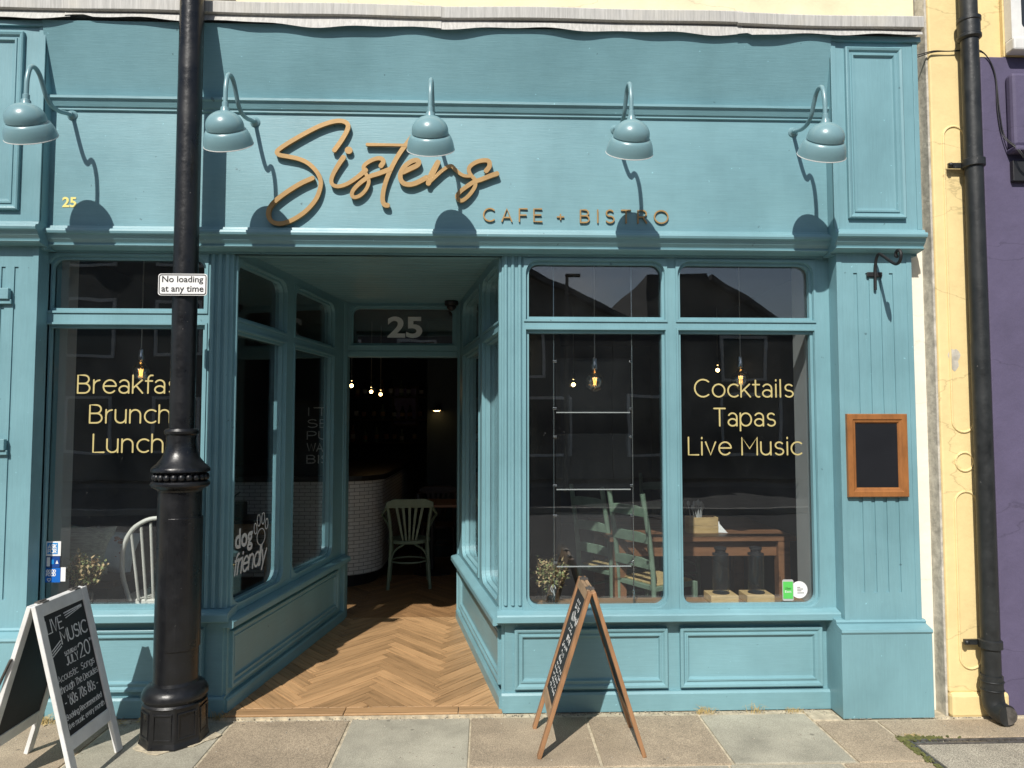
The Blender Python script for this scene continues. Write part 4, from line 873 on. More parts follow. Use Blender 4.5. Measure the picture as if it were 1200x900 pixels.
TS = Matrix.Translation((2.757, -.2852, .055)) @ Matrix.Rotation(R(90), 4, 'X') @ Matrix.Rotation(R(-7), 4, 'Y')
MB().lathe([(.001, .0008), (.047, .001), (.047, .0014)], 28, TS).build('shoe_mouth', 'steel', dp)
for z in (.165, .21): MB().tube([(2.735 + .056 * math.cos(2 * math.pi * k / 28), -.2 + .056 * math.sin(2 * math.pi * k / 28), z) for k in range(28)], .004, 6, closed=True).build('shoe_ring', 'pipe', dp, smooth=60)
# purple neighbour
ps = thing('purple_shopfront', 'purple painted rendered shopfront at the right picture edge', 'shopfront', (3.6, -.1, 0))
MB().box(2.85, 5.8, -.122, .12, -.01, 3.72).build('wall', 'purple', ps, bevel=.006)
MB().box(2.985, 5.8, -.185, -.1215, 3.17, 3.60).build('fascia_block', 'purple', ps, bevel=.02)
MB().box(2.985, 5.8, -.20, -.1218, 3.14, 3.17).build('fascia_lip', 'purple', ps, bevel=.008)
MB().box(3.0, 5.6, -.15, -.1213, 2.98, 3.10).build('vent_slot', 'plastic_dark', ps, bevel=.004)
MB().box(2.99, 5.8, -.1226, -.05, 3.722, 7.2).build('upper_wall', 'yellow', ps)
MB().box(2.843, 2.989, -.10, .12, 3.722, 7.2).build('upper_pier', 'yellow', ps)
wf_ = MB().box(2.995, 4.4, -.20, -.1235, 3.725, 3.80).build('window_sill', 'whitewood', ps, bevel=.01)
MB().opening((3.0, 4.35, 3.802, 5.2), (3.06, 4.29, 3.86, 5.14), (.03, .03, .03, .03), -.18, -.1235).build('window_frame', 'whitewood', wf_)
MB().box(3.05, 4.3, -.155, -.150, 3.85, 5.15).build('window_pane', 'farglass', wf_)
for k, off in enumerate((0, .012)):
    pth = smoothline([(2.47, -.14, 3.70 + off), (2.56, -.142 - .004, 3.728 + off * .5), (2.66, -.146, 3.735), (2.80, -.147, 3.738 + off), (2.88, -.132, 3.72), (2.93, -.13, 3.60 + off), (2.935 + off, -.13, 3.4), (2.955 + off, -.135, 3.25), (2.985 + off, -.19, 3.16), (3.03, -.206, 3.08 + off), (3.1, -.165, 3.03), (3.3, -.16, 3.02)], 4)
    q = MB().tube(pth, .0032, 6).build('wall_cable', 'plastic_dark', smooth=60)
    tag(q, ['thin black cable looped round the drainpipe head onto the purple shopfront, upper strand', 'thin black cable looped round the drainpipe head onto the purple shopfront, lower strand'][k], 'cable', 'cables on the purple shopfront')

# camera dome and detector in the recess
sc_ = thing('security_camera', 'small dark dome camera in the corner of the doorway ceiling', 'camera', (-.29, 1.78, 2.595))
MB().lathe([(.002, 0), (.055, -.001), (.055, -.03), (.05, -.036), (.002, -.037)], 20, Matrix.Translation((-.29, 1.78, 2.596))).build('base', 'plastic_dark', sc_, smooth=40)
MB().ball((-.29, 1.78, 2.555), .04, 14).build('dome', 'plastic_dark', sc_, smooth=80)

# ================================================================== INTERIOR
MB().box(-3.25, -3.05, .19, 7.7, -.05, 3.0).build('interior_wall_left', 'navy', kind='structure')
MB().box(2.65, 2.85, .19, 7.7, -.05, 3.0).build('interior_wall_right', 'navy', kind='structure')
MB().box(-3.05, 2.65, 7.5, 7.7, -.05, 3.0).build('interior_wall_back', 'navy', kind='structure')
q = MB(); q.box(-3.25, -1.5, .125, 7.7, 2.85, 3.05); q.box(.16, 2.85, .125, 7.7, 2.85, 3.05); q.box(-1.5, .16, 2.0, 7.7, 2.85, 3.05); q.box(-1.5, .16, .03, 2.0, 2.63, 2.85); q.build('interior_ceiling', 'darkceil', kind='structure')
q = MB(); q.box(-1.55, .25, .125, .2, 2.63, 2.85); q.box(-3.05, 2.65, .121, .19, 2.60, 2.85); q.box(-1.6, .2, 2.0, 2.06, 2.60, 2.85); q.build('interior_header', 'darkceil', kind='structure')
MB().box(1.905, 2.65, .121, .32, .0, 2.599).build('interior_pier_right', 'greywall', kind='structure')
MB().box(-3.05, -2.455, .121, .30, .0, 2.599).build('interior_pier_left', 'greywall', kind='structure')
MB().box(-.72, .9, 4.7, 4.8, 0, 2.849).build('interior_partition', 'greenpanel', kind='structure')
# window boards
for x0, x1, z1, lab in ((.14, 1.90, .545, 'wooden window board behind the right display window'), (-2.452, -1.50, .525, 'wooden window board behind the left display window')):
    tag(MB().box(x0, x1, .13, .32, z1 - .03, z1).build('window_board', 'sillwood', bevel=.004), lab, 'window board')
# pendant lamps with big globe bulbs
def pendant(x, y, z, lab, name='pendant_lamp', ztop=2.85, lit=False, r_=.062, grp='pendant bulbs inside the windows'):
    t_ = thing(name, lab, 'lamp', (x, y, z), 0, grp); T = Matrix.Translation((x, y, z))
    MB().tube([(x, y, z + .13), (x, y, ztop)], .004, 6).build('flex', 'cable', t_)
    MB().lathe([(.004, .15), (.018, .145), (.02, .11), (.023, .10), (.023, .075), (.016, .07)], 16, T).build('lamp_holder', 'chrome', t_, smooth=40)
    if lit: MB().ball((x, y, z + .02), r_ * .42, 10).build('bulb', 'warmbulb', t_, smooth=80)
    else:
        MB().lathe([(.014, .075), (.02, .062), (.045, .04), (r_ * .96, .012), (r_, -.012), (r_ * .93, -.036), (r_ * .66, -.058), (r_ * .3, -.072), (.001, -.075)], 24, T).build('bulb', 'bulbglass', t_, smooth=80)
        f_ = MB()
        for k in range(6):
            a_ = k * math.pi / 3; f_.tube([(x + .014 * math.cos(a_), y + .014 * math.sin(a_), z + .02), (x + .006 * math.cos(a_ + .5), y + .006 * math.sin(a_ + .5), z - .028)], .0022, 5)
        f_.build('filament', 'filament', t_)
    return t_
for (px, py, yy, lab) in ((697, 446, .6, 'clear globe bulb hanging between the cables of the acrylic display'), (868, 444, .6, 'clear globe bulb hanging behind the Cocktails lettering'), (165, 436, .6, 'clear globe bulb hanging behind the Breakfast lettering')):
    x, z = PY(px, py, yy); pendant(x, yy, z, lab)
for (px, py, yy, lab) in ((412, 454, 4.2, 'lit bulb seen in the doorway nearest the left door post'), (435, 461, 4.8, 'lit bulb seen in the doorway, middle of three over the counter'), (446, 464, 5.2, 'lit bulb seen in the doorway, rightmost of three over the counter'),
                          (672, 453, 3.4, 'small lit bulb deep inside behind the acrylic display'), (841, 436, 3.6, 'small lit bulb deep inside left of the Cocktails lettering'), (920, 418, 2.6, 'small lit bulb deep inside above the word Cocktails, left of a close pair'), (924.5, 421, 2.9, 'small lit bulb deep inside above the word Cocktails, right of a close pair')):
    x, z = PY(px, py, yy); pendant(x, yy, z, lab, 'lit_pendant', 2.85, True, .05, 'lit bulbs deep inside')
wl = thing('wall_lamp', 'small lit wall lamp on the dark partition seen through the doorway', 'lamp', (-.45, 4.7, 1.6)); x, z = PY(512, 480, 4.6)
MB().tube([(x + .03, 4.70, z + .04), (x + .03, 4.64, z + .06), (x, 4.58, z + .05)], .008, 6).build('arm', 'iron', wl); MB().lathe([(.02, .04), (.075, -.01), (.078, -.012)], 16, Matrix.Translation((x, 4.58, z))).build('shade', 'iron', wl); MB().ball((x, 4.58, z - .004), .035, 10, None, (1.4, 1, .5)).build('bulb', 'warmbulb', wl, smooth=80)
fp_ = PY(470, 474, 6.5); pr_ = thing('framed_print', 'pale lilac framed print on the back wall seen through the doorway', 'picture', (fp_[0], 7.49, 1.4))
MB().box(fp_[0] - .26, fp_[0] + .16, 7.47, 7.498, fp_[1] - .32, fp_[1] + .32).build('frame', 'darkwood', pr_); MB().box(fp_[0] - .22, fp_[0] + .12, 7.462, 7.4695, fp_[1] - .28, fp_[1] + .28).build('picture', 'lilac', pr_)
# back bar shelves with bottles, far inside
for k, (zz, lab) in enumerate(((1.28, 'lowest dark shelf of bottles far back through the doorway'), (1.64, 'middle dark shelf of bottles far back through the doorway'), (2.0, 'top dark shelf of bottles far back through the doorway'))):
    tag(MB().box(-2.35, -.95, 7.28, 7.495, zz, zz + .025).build('back_bar_shelf', 'darkwood', bevel=.003), lab, 'shelf')
    x = -2.28 + .03 * k
    while x < -1.0:
        hb_ = random.uniform(.2, .27); bt = thing('bottle', 'bottle on the %s back bar shelf seen far inside through the doorway' % ('lowest', 'middle', 'top')[k], 'bottle', (x, 7.38, zz + .025), 0, 'bottles on the back bar shelves')
        MB().lathe([(.034, 0), (.036, .01), (.036, hb_ * .6), (.014, hb_ * .78), (.013, hb_), (.001, hb_)], 12).build('glass_body', random.choice(['farglass', 'slate', 'greenwood', 'tablewood']), bt, world=False, smooth=50)
        MB().lathe([(.0365, hb_ * .2), (.0368, hb_ * .21), (.0368, hb_ * .48), (.0365, hb_ * .49)], 12).build('paper_label', random.choice(['paper', 'pine', 'coral']), bt, world=False, smooth=50); x += random.uniform(.11, .2)
# bar counter with white brick tiles and a rounded corner
ct = thing('bar_counter', 'bar counter faced in white brick tiles with a dark top and rounded corner', 'counter', (-2.0, 3.4, 0))
prof = [(-3.0, 2.95), (-1.5, 2.95)] + [(-1.5 + .45 * math.sin(R(a)), 3.40 - .45 * math.cos(R(a))) for a in range(9, 91, 9)] + [(-1.05, 6.4)]
vs = []; s_len = [0]
for i in range(1, len(prof)): s_len.append(s_len[-1] + math.dist(prof[i], prof[i - 1]))
me_ = MB(); 
for i, (x, y) in enumerate(prof): me_.v += [Vector((x, y, .14)), Vector((x, y, 1.04))]
me_.f = [(2 * i, 2 * i + 2, 2 * i + 3, 2 * i + 1) for i in range(len(prof) - 1)]
me_.build('tiled_face', 'counter', ct, uvf=lambda p: (s_len[min(range(len(prof)), key=lambda k: (prof[k][0] - p.x) ** 2 + (prof[k][1] - p.y) ** 2)], p.z), fix=False)
top = [(x + (.03 if y > 3 else .02), y - .04) for x, y in prof] + [(-3.0, 6.4)]
MB().prism([(x, y, 1.041) for x, y in top], (0, 0, .05)).build('counter_top', 'darktop', ct); MB().prism([(x - .06 if x > -2.9 else x, y + .06, .005) for x, y in prof + [(-3.0, 6.4)]], (0, 0, .135)).build('toe_kick', 'plastic_dark', ct)
# menu blackboard above the counter
mb_ = thing('chalk_menu', 'tall black chalk menu seen through the left side window of the doorway', 'menu board', (-1.9, 3.1, 1.2))
x0, z1 = PY(355, 470, 3.0); x1, z0 = PY(386, 560, 3.0)
MB().box(x0 - .1, x1 + .06, 2.99, 3.01, z0, z1).build('panel', 'slate', mb_); q = MB()
for i_, tx in enumerate(('IT', 'SE', 'PU', 'WAR', 'BIS')): write(q, tx, x0 + .05, x1, z1 - .14 - i_ * .115, .075, .010, on(I4, 2.9895))
q.build('chalk_writing', 'chalk', mb_)
# ladder-back chair
def ladder_chair(lab, loc, rz, name='ladder_back_chair'):
    t_ = thing(name, lab, 'chair', loc, rz, 'sage green ladder back chairs')
    W, Dp, hs = .19, .19, .45
    for sx in (-1, 1):
        MB().tube(smoothline([(sx * W, Dp, 0), (sx * W, Dp, .45), (sx * W * .98, Dp + .03, .75), (sx * W * .95, Dp + .09, 1.10)], 3), .019, 8).build('back_post', 'greenwood', t_, world=False, smooth=60)
        MB().bar((sx * W * 1.08, -Dp, 0), (sx * W * 1.08, -Dp, hs), .036).build('front_leg', 'greenwood', t_, world=False, bevel=.003)
        for z in (.14, .27): MB().tube([(sx * W * 1.04, -Dp, z), (sx * W, Dp, z)], .010, 6).build('side_rung', 'greenwood', t_, world=False, smooth=60)
    for z in (.20, ): MB().tube([(-W * 1.08, -Dp, z), (W * 1.08, -Dp, z)], .011, 6).build('front_rung', 'greenwood', t_, world=False, smooth=60)
    for z, y in ((.60, .205), (.78, .222), (.97, .255)): MB().prism([(-W, Dp + y - .20 + .012, z - .032), (W, Dp + y - .20 + .012, z - .032), (W, Dp + y - .20 + .016, z + .03), (W * .5, Dp + y - .2 + .016, z + .043), (-W * .5, Dp + y - .2 + .016, z + .043), (-W, Dp + y - .20 + .016, z + .03)], (0, .014, 0)).build('slat', 'greenwood', t_, world=False, bevel=.003)
    st_ = MB(); st_.box(-W * 1.1, W * 1.1, -Dp - .02, Dp, hs - .035, hs - .002); st_.build('seat_frame', 'greenwood', t_, world=False, bevel=.004); MB().box(-W * .98, W * .98, -Dp, Dp - .03, hs - .003, hs + .012).build('rush_seat', 'straw', t_, world=False, bevel=.006)
    return t_
lc = ladder_chair('sage green ladder back chair nearest the right window, its back toward the glass', (1.245, 1.27, .004), R(120))
dup(lc, 'sage green ladder back chair standing left behind the nearer green chair', (1.02, 1.80, .004), R(124), 'sage green ladder back chairs')
dup(lc, 'dark green chair on the far side of the plank table', (1.75, 2.85, .004), R(8), 'sage green ladder back chairs')
# plank table with caddy
tb = thing('dining_table', 'brown plank dining table behind the right window', 'table', (1.75, 1.95, 0))
for k in range(8):
    y0 = 1.32 + k * .142; MB().box(.92, 2.33, y0, y0 + .1385, .715, .752).build('table_plank', 'tablewood', tb, bevel=.003)
MB().box(1.0, 2.25, 1.37, 1.40, .60, .714).build('apron', 'tablewood', tb); MB().box(1.0, 2.25, 2.37, 2.40, .60, .714).build('apron', 'tablewood', tb)
for x, y in ((1.0, 1.37), (2.24, 1.37), (1.0, 2.37), (2.24, 2.37)): MB().box(x - .045, x + .045, y - .045, y + .045, .004, .7145).build('leg', 'tablewood', tb, bevel=.004)
cx, cy = PZ(822, 624, .752); cd = thing('cutlery_caddy', 'pale wooden caddy with cutlery on the plank table', 'caddy', (cx, cy, .752))
for k in range(2): MB().box(cx - .115, cx + .115, cy - .06, cy - .05, .753 + k * .062, .753 + k * .062 + .060).build('front_board', 'pine', cd, bevel=.002)
q = MB(); q.box(cx - .115, cx - .106, cy - .05, cy + .06, .753, .876); q.box(cx + .106, cx + .115, cy - .05, cy + .06, .753, .876); q.box(cx - .106, cx + .106, cy + .05, cy + .06, .753, .876); q.box(cx - .106, cx + .106, cy - .05, cy + .05, .753, .76); q.build('side_boards', 'pine', cd, bevel=.002)
for k in range(9):
    a_ = random.uniform(-.2, .2); x = cx - .03 + random.uniform(-.05, .05); y = cy + random.uniform(-.03, .03); zt = .92 + random.uniform(0, .05)
    q = MB(); q.bar((x, y, .78), (x + a_ * .2, y, zt), .006, .003); q.ball((x + a_ * .21, y, zt + .018), .013, 8, None, (1, .3, 1.6)); q.build('fork', 'greywall', cd, smooth=50)
tag(MB().add([(cx + .12, cy - .02, .754), (cx + .19, cy - .05, .754), (cx + .19, cy - .05, .758), (cx + .12, cy - .02, .758), (cx + .15, cy + .02, .756), (cx + .14, cy + .04, .83), (cx + .155, cy + .04, .83)], [(0, 1, 2, 3), (4, 5, 6), (0, 1, 5), (0, 4, 5)]).build('paper_napkin', 'paper'), 'folded white napkin beside the wooden caddy', 'napkin')
# lanterns on the window board
for k, (px, lab) in enumerate(((845, 'lantern with pale wooden base on the window board, left of two'), (886.5, 'lantern with pale wooden base on the window board, right of two'))):
    x, y = PZ(px, 703, .578)
    y = .22; x = PY(px, 703, y)[0]; t_ = thing('lantern', lab, 'lantern', (x, y, .5450), 0, 'lanterns on the window board')
    MB().box(x - .082, x + .082, y - .075, y + .075, .5455, .592).build('wooden_base', 'pine', t_, bevel=.004)
    MB().lathe([(.05, .0), (.05, .004), (.044, .006)], 20, Matrix.Translation((x, y, .5925))).build('candle_dish', 'plastic_dark', t_)
    MB().lathe([(.046, 0), (.046, .214), (.0455, .215)], 24, Matrix.Translation((x, y, .5995))).build('glass_chimney', 'clear', t_, smooth=40)
    MB().lathe([(.047, 0), (.047, .010), (.030, .014), (.030, .030), (.036, .034), (.036, .046), (.012, .052), (.001, .053)], 20, Matrix.Translation((x, y, .8148))).build('lid', 'plastic_dark', t_, smooth=35)
# acrylic leaflet display on tension cables
cxs = [PY(649, 550, .16)[0], PY(741.5, 550, .16)[0]]
ds = thing('acrylic_display', 'acrylic leaflet display hung on two tension cables in the right window', 'display', ((cxs[0] + cxs[1]) / 2, .16, .5455))
for x in cxs:
    MB().tube([(x, .16, .5455), (x, .16, 2.60)], .0035, 6).build('tension_cable', 'chrome', ds); MB().tube([(x, .16, .5455), (x, .16, .63)], .007, 8).build('cable_anchor', 'chrome', ds)
for pa, pb in ((420, 483), (508, 573), (600, 663)):
    z1_ = PY(700, pa, .16)[1]; z0_ = PY(700, pb, .16)[1]
    if True:
        q = MB(); q.box(cxs[0] + .012, cxs[1] - .012, .152, .155, z0_, z1_); q.build('acrylic_panel', 'clear', ds); MB().box(cxs[0] + .015, cxs[1] - .015, .150, .158, z0_ - .005, z0_ + .001).build('panel_edge', 'greywall', ds)
    for x, s_ in ((cxs[0], 1), (cxs[1], -1)):
        for z in (z1_ - .02, z0_ + .02): MB().box(x - .006, x + s_ * .018, .147, .166, z - .007, z + .007).build('clip', 'chrome', ds, bevel=.002)
# plants
def plant(name, lab, x, y, z, h, spread, nst, nleaf, vase=None, seed=1, dry=.5):
    rnd = random.Random(seed); t_ = thing(name, lab, 'plant', (x, y, z)); stems = MB(); L1, L2 = MB(), MB()
    for k in range(nst):
        a_ = rnd.uniform(0, 2 * math.pi); r_ = spread * math.sqrt(rnd.random()); tip = Vector((x + r_ * math.cos(a_), y + r_ * math.sin(a_) * .55, z + h * rnd.uniform(.72, 1.0) * (1 - .25 * (r_ / spread) ** 2)))
        b_ = Vector((x + rnd.uniform(-.02, .02), y + rnd.uniform(-.02, .02), z + .02)); mid = b_.lerp(tip, .5) + Vector((rnd.uniform(-.02, .02), 0, .02)); ln_ = smoothline([b_, mid, tip], 4); stems.tube(ln_, .0028, 5)
        for j in range(nleaf):
            u = rnd.uniform(.45, 1.02); p = b_.lerp(tip, u) + Vector((rnd.gauss(0, .018), rnd.gauss(0, .016), rnd.gauss(0, .016))); s_ = rnd.uniform(.008, .018)
            T = Matrix.Translation(p) @ Matrix.Rotation(rnd.uniform(0, 6.28), 4, 'Z') @ Matrix.Rotation(rnd.uniform(-1.2, 1.2), 4, 'X')
            (L2 if rnd.random() < dry else L1).add([(0, 0, 0), (s_ * .55, s_ * .6, .002), (0, s_ * 1.9, .0), (-s_ * .55, s_ * .6, .002)], [(0, 1, 2, 3)], T)
    stems.build('stems', 'stem', t_, smooth=60); L1.build('green_leaves', 'leaf', t_, kind='stuff', fix=False); L2.build('dry_leaves', 'leafdry', t_, kind='stuff', fix=False)
    return t_
x, z = PY(645, 690, .20); plant('potted_plant', 'dried leafy plant in a glass jar on the right window board', x, .20, .575, .25, .10, 40, 20, seed=4)
vs_ = thing('glass_jar', 'etched glass jar holding the dried plant in the right window', 'jar', (x, .20, .5455)); MB().lathe([(.048, 0), (.05, .004), (.052, .12), (.049, .12), (.047, .008), (.001, .006)], 24, Matrix.Translation((x, .2, .5465))).build('jar', 'clear', vs_, smooth=40)
q = MB(); q.tube([(x + .012 + .014 * math.cos(a), .1465, .64 + .02 * math.sin(a)) for a in [k * .5 for k in range(10)]], .0022, 5); q.tube([(x + .004, .1465, .66), (x + .02, .1465, .60)], .0022, 5); q.build('etched_mark', 'whitevinyl', vs_)
x, z = PY(96, 690, .2); plant('potted_plant', 'dried twiggy plant behind the left window above the white chalkboard', x, .22,   .60, .25, .115, 40, 18, seed=9, dry=.55)
tag(MB().lathe([(.04, 0), (.05, .08), (.046, .10), (.002, .095)], 20, Matrix.Translation((x, .22, .5255))).build('plant_pot', 'plastic_dark', smooth=40), 'low dark pot holding the twiggy plant in the left window', 'pot')
# bench and cushions, windsor chair
bn = thing('window_bench', 'dark wooden bench along the left interior wall', 'bench', (-2.8, 1.5, 0)); MB().box(-3.05, -2.42, .75, 2.6, .53, .575).build('seat', 'darkwood', bn, bevel=.006); MB().box(-3.04, -2.48, .8, 2.55, .004, .529).build('base', 'navy', bn)
def cushion(lab, loc, rot, w_, mat, name='cushion'):
    n = 12; vs = []; fs = []
    for sgn in (1, -1):
        for i in range(n + 1):
            for j in range(n + 1):
                u, v = i / n * 2 - 1, j / n * 2 - 1; bl = ((1 - u * u) * (1 - v * v)) ** .42; pin = 1 - .10 * ((1 - u * u) * v * v + (1 - v * v) * u * u) * 1.0
                vs.append((u * w_ / 2 * pin, sgn * .075 * bl, v * w_ / 2 * pin))
    m_ = (n + 1) ** 2
    for s_ in (0, 1):
        for i in range(n):
            for j in range(n): a_ = s_ * m_ + i * (n + 1) + j; fs.append((a_, a_ + 1, a_ + n + 2, a_ + n + 1))
    T = Matrix.Translation(loc) @ Matrix.Rotation(rot[2], 4, 'Z') @ Matrix.Rotation(rot[0], 4, 'X') @ Matrix.Rotation(rot[1], 4, 'Y'); b_ = MB(); b_.add(vs, fs, T)
    o_ = b_.build(name, mat, smooth=80); tag(o_, lab, 'cushion', 'cushions on the bench'); return o_, T
cushion('ribbed beige cushion at the left end of the bench', (PY(101, 638, 1.0)[0], 1.0, .735), (R(-14), R(4), R(6)), .34, 'cush1')
c2, T2 = cushion('pale grey blue cushion with coral print on the bench', (PY(133, 643, 1.06)[0], 1.06, .715), (R(-18), R(12), R(16)), .30, 'cush2')
q = MB(); rnd = random.Random(5)
for k in range(14): q.ball((.03 + rnd.uniform(-.035, .035), -.069, .03 + rnd.uniform(-.07, .06)), rnd.uniform(.006, .016), 8, T2, (1.3, .2, .8))
q.build('coral_motif', 'coral', c2, smooth=80)
def windsor(lab, loc, rz):
    t_ = thing('windsor_chair', lab, 'chair', loc, rz)
    hoop = smoothline([(-.17, .17, .46), (-.205, .20, .62), (-.20, .225, .78), (-.15, .24, .89), (-.07, .25, .945), (0, .252, .955), (.07, .25, .945), (.15, .24, .89), (.20, .225, .78), (.205, .20, .62), (.17, .17, .46)], 4)
    MB().tube(hoop, .0135, 8).build('hoop', 'creamwood', t_, world=False, smooth=60)
    for k in range(-3, 4):
        x = k * .047; MB().tube([(x * .85, .175, .46), (x * 1.1, .238, .935 - abs(k) ** 2 * .0075)], .0085, 7).build('spindle', 'creamwood', t_, world=False, smooth=60)
    MB().prism([(.215 * math.cos(a) * (1 + .06 * math.sin(a)), -.01 + .205 * math.sin(a), .425) for a in [2 * math.pi * k / 28 for k in range(28)]], (0, 0, .04)).build('seat', 'creamwood', t_, world=False, bevel=.008)
    for sx in (-1, 1):
        for sy_ in (-1, 1): MB().tube([(sx * .12, sy_ * .11, .43), (sx * .155, sy_ * .15, .25), (sx * .19, sy_ * .19, 0)], [.014, .02, .012], 8).build('leg', 'creamwood', t_, world=False, smooth=60)
    MB().tube([(-.165, 0, .2), (.165, 0, .2)], .009, 6).build('stretcher', 'creamwood', t_, world=False, smooth=60)
    return t_
windsor('cream hoop back spindle chair in the left window beside the post', (-2.10, .80, .004), R(192)).scale = (1.05, 1.05, 1.05)
ti = thing('cafe_table', 'small pale topped table behind the black post in the left window', 'table', (-1.75, 1.0, 0)); MB().box(-2.0, -1.74, .72, 1.05, .60, .625).build('top', 'pine', ti, bevel=.004)
for x, y in ((-1.97, .75), (-1.77, .75), (-1.97, 1.02), (-1.77, 1.02)): MB().box(x - .02, x + .02, y - .02, y + .02, .004, .5995).build('leg', 'darkwood', ti)
# side table with till in front of the counter
sd = thing('side_table', 'small dark side table before the tiled counter', 'table', (-2.1, 2.5, 0)); MB().box(-2.55, -1.82, 2.25, 2.72, .735, .765).build('top', 'darktop', sd, bevel=.004); MB().box(-2.52, -1.86, 2.28, 2.30, .64, .734).build('apron', 'railwood', sd)
for x, y in ((-2.5, 2.3), (-1.88, 2.3), (-2.5, 2.68), (-1.88, 2.68)): MB().box(x - .03, x + .03, y - .03, y + .03, .004, .7345).build('leg', 'railwood', sd)
x, y = PZ(288, 598, .766); tl = thing('table_caddy', 'black box of leaflets on the dark side table', 'box', (x, 2.45, .766)); MB().box(x - .16, x + .16, 2.38, 2.55, .767, .90).build('body', 'plastic_dark', tl, bevel=.01)
for k in (-1, 1): MB().tube([(x + k * .06, 2.46, .90), (x + k * .06 + .02, 2.46, .96), (x + k * .06 + .06, 2.46, .99)], .007, 6).build('handle', 'plastic_dark', tl, smooth=60)
tag(MB().box(x - .2, x + .02, 2.27, 2.37, .766, .776).build('leaflet', 'paper'), 'stack of white leaflets on the dark side table', 'leaflets')
# bentwood chair and table through the door
def bentwood(lab, loc, rz, mat='greenwood'):
    t_ = thing('bentwood_chair', lab, 'chair', loc, rz, 'bentwood chairs through the doorway')
    for sx in (-1, 1):
        MB().tube(smoothline([(sx * .20, .21, 0), (sx * .175, .18, .42), (sx * .185, .20, .62), (sx * .21, .23, .80)], 4), .016, 8).build('back_leg', mat, t_, world=False, smooth=60)
        MB().tube([(sx * .165, -.15, .43), (sx * .19, -.19, 0)], [.018, .013], 8).build('front_leg', mat, t_, world=False, smooth=60)
        MB().tube(smoothline([(sx * .21, .23, .79), (sx * .26, .12, .70), (sx * .25, -.02, .66), (sx * .20, -.10, .55), (sx * .18, -.13, .44)], 4), .013, 8).build('arm', mat, t_, world=False, smooth=60)
        MB().tube(smoothline([(sx * .18, .19, .25), (sx * .14, .185, .36), (sx * .05, .18, .42)], 4), .010, 6).build('brace', mat, t_, world=False, smooth=60)
    MB().prism([(-.23, .225, .775), (.23, .225, .775), (.225, .23, .83), (.15, .235, .86), (-.15, .235, .86), (-.225, .23, .83)], (0, .02, 0)).build('crest_rail', mat, t_, world=False, bevel=.006)
    for k in range(-2, 3): MB().prism([(k * .03 - .009, .186, .46), (k * .03 + .009, .186, .46), (k * .062 + .014, .226, .78), (k * .062 - .014, .226, .78)], (0, .012, 0)).build('splat', mat, t_, world=False, bevel=.002)
    MB().prism([(.205 * math.cos(a), .2 * math.sin(a), .42) for a in [2 * math.pi * k / 28 for k in range(28)]], (0, 0, .035)).build('seat', mat, t_, world=False, bevel=.008)
    MB().tube([(.17 * math.cos(2 * math.pi * k / 24), .17 * math.sin(2 * math.pi * k / 24), .24) for k in range(24)], .009, 6, closed=True).build('ring_stretcher', mat, t_, world=False, smooth=60)
    return t_
bw = bentwood('sage green bentwood armchair in the open doorway', (-.76, 3.15, .016), R(180 + 6))
bw.rotation_euler.z = R(186)
d2 = dup(bw, 'dark chair on the far side of the table in the doorway', (-.55, 4.25, .004), R(4))
for ch in d2.children: ch.data = ch.data.copy(); ch.data.materials[0] = M['darkwood']
dt = thing('doorway_table', 'dark cafe table behind the bentwood armchair', 'table', (-.6, 3.75, 0)); MB().box(-.95, -.2, 3.42, 4.02, .735, .762).build('top', 'tablewood', dt, bevel=.004); MB().lathe([(.2, 0), (.2, .02), (.03, .04), (.03, .73)], 20, Matrix.Translation((-.58, 3.72, .005))).build('pedestal', 'plastic_dark', dt, smooth=40)
jar = tag(MB().lathe([(.03, 0), (.032, .07), (.02, .09), (.02, .1), (.001, .1)], 14, Matrix.Translation((-.72, 3.6, .7625))).build('table_jar', 'plastic_dark', smooth=40), 'small dark jar on the doorway table', 'jar')
sd_ = tag(MB().lathe([(.05, 0), (.05, -.02), (.035, -.035), (.001, -.036)], 20, Matrix.Translation((-1.75, 1.2, 2.849))).build('smoke_detector', 'paper', smooth=40), 'white smoke detector on the ceiling behind the left side window', 'detector')

# ================================================================== WEEDS AND LITTER ALONG THE WALL
def tuft(lab, px, py, n, h, seed, name='dry_weed', Y=None):
    rnd = random.Random(seed); x, y = PZ(px, py); y = Y if Y is not None else y; b_ = MB()
    for k in range(n):
        a_ = rnd.uniform(0, 6.28); l_ = h * rnd.uniform(.4, 1.1); d = Vector((math.cos(a_), math.sin(a_) * .5, 0)); s_ = rnd.uniform(.3, 1.0)
        p0 = Vector((x + rnd.gauss(0, .025), y + rnd.gauss(0, .008), -.006)); p1 = p0 + d * l_ * .35 * s_ + Vector((0, 0, l_ * .6)); p2 = p0 + d * l_ * s_ + Vector((0, 0, l_ * rnd.uniform(.3, .95)))
        b_.tube([p0, p1, p2], [.0014, .0011, .0004], 3)
    return tag(b_.build(name, 'weed', fix=False), lab, 'weed', 'dry weeds along the wall foot')
tuft('dry grass tuft at the wall foot below the left riser panel, nearest the white chalkboard', 55, 845, 60, .07, 1, Y=-.06); tuft('dry grass clump at the wall foot just right of the lamp post base', 258, 842, 40, .06, 2, Y=-.04)
tuft('dry brownish weed left of three under the right window', 824, 833, 60, .05, 3, Y=-.04); tuft('dry weed with one long blade, middle of three under the right window', 885, 833, 18, .08, 4, Y=-.04); tuft('small straw weed right of three under the right window', 930, 833, 34, .04, 15, Y=-.04)
tuft('greenish weed at the corner of the access cover', 1070, 862, 60, .02, 6)
ms = MB(); rnd = random.Random(21); M['moss'] = pmat('moss', (.10, .105, .03), .95, .4, 60)
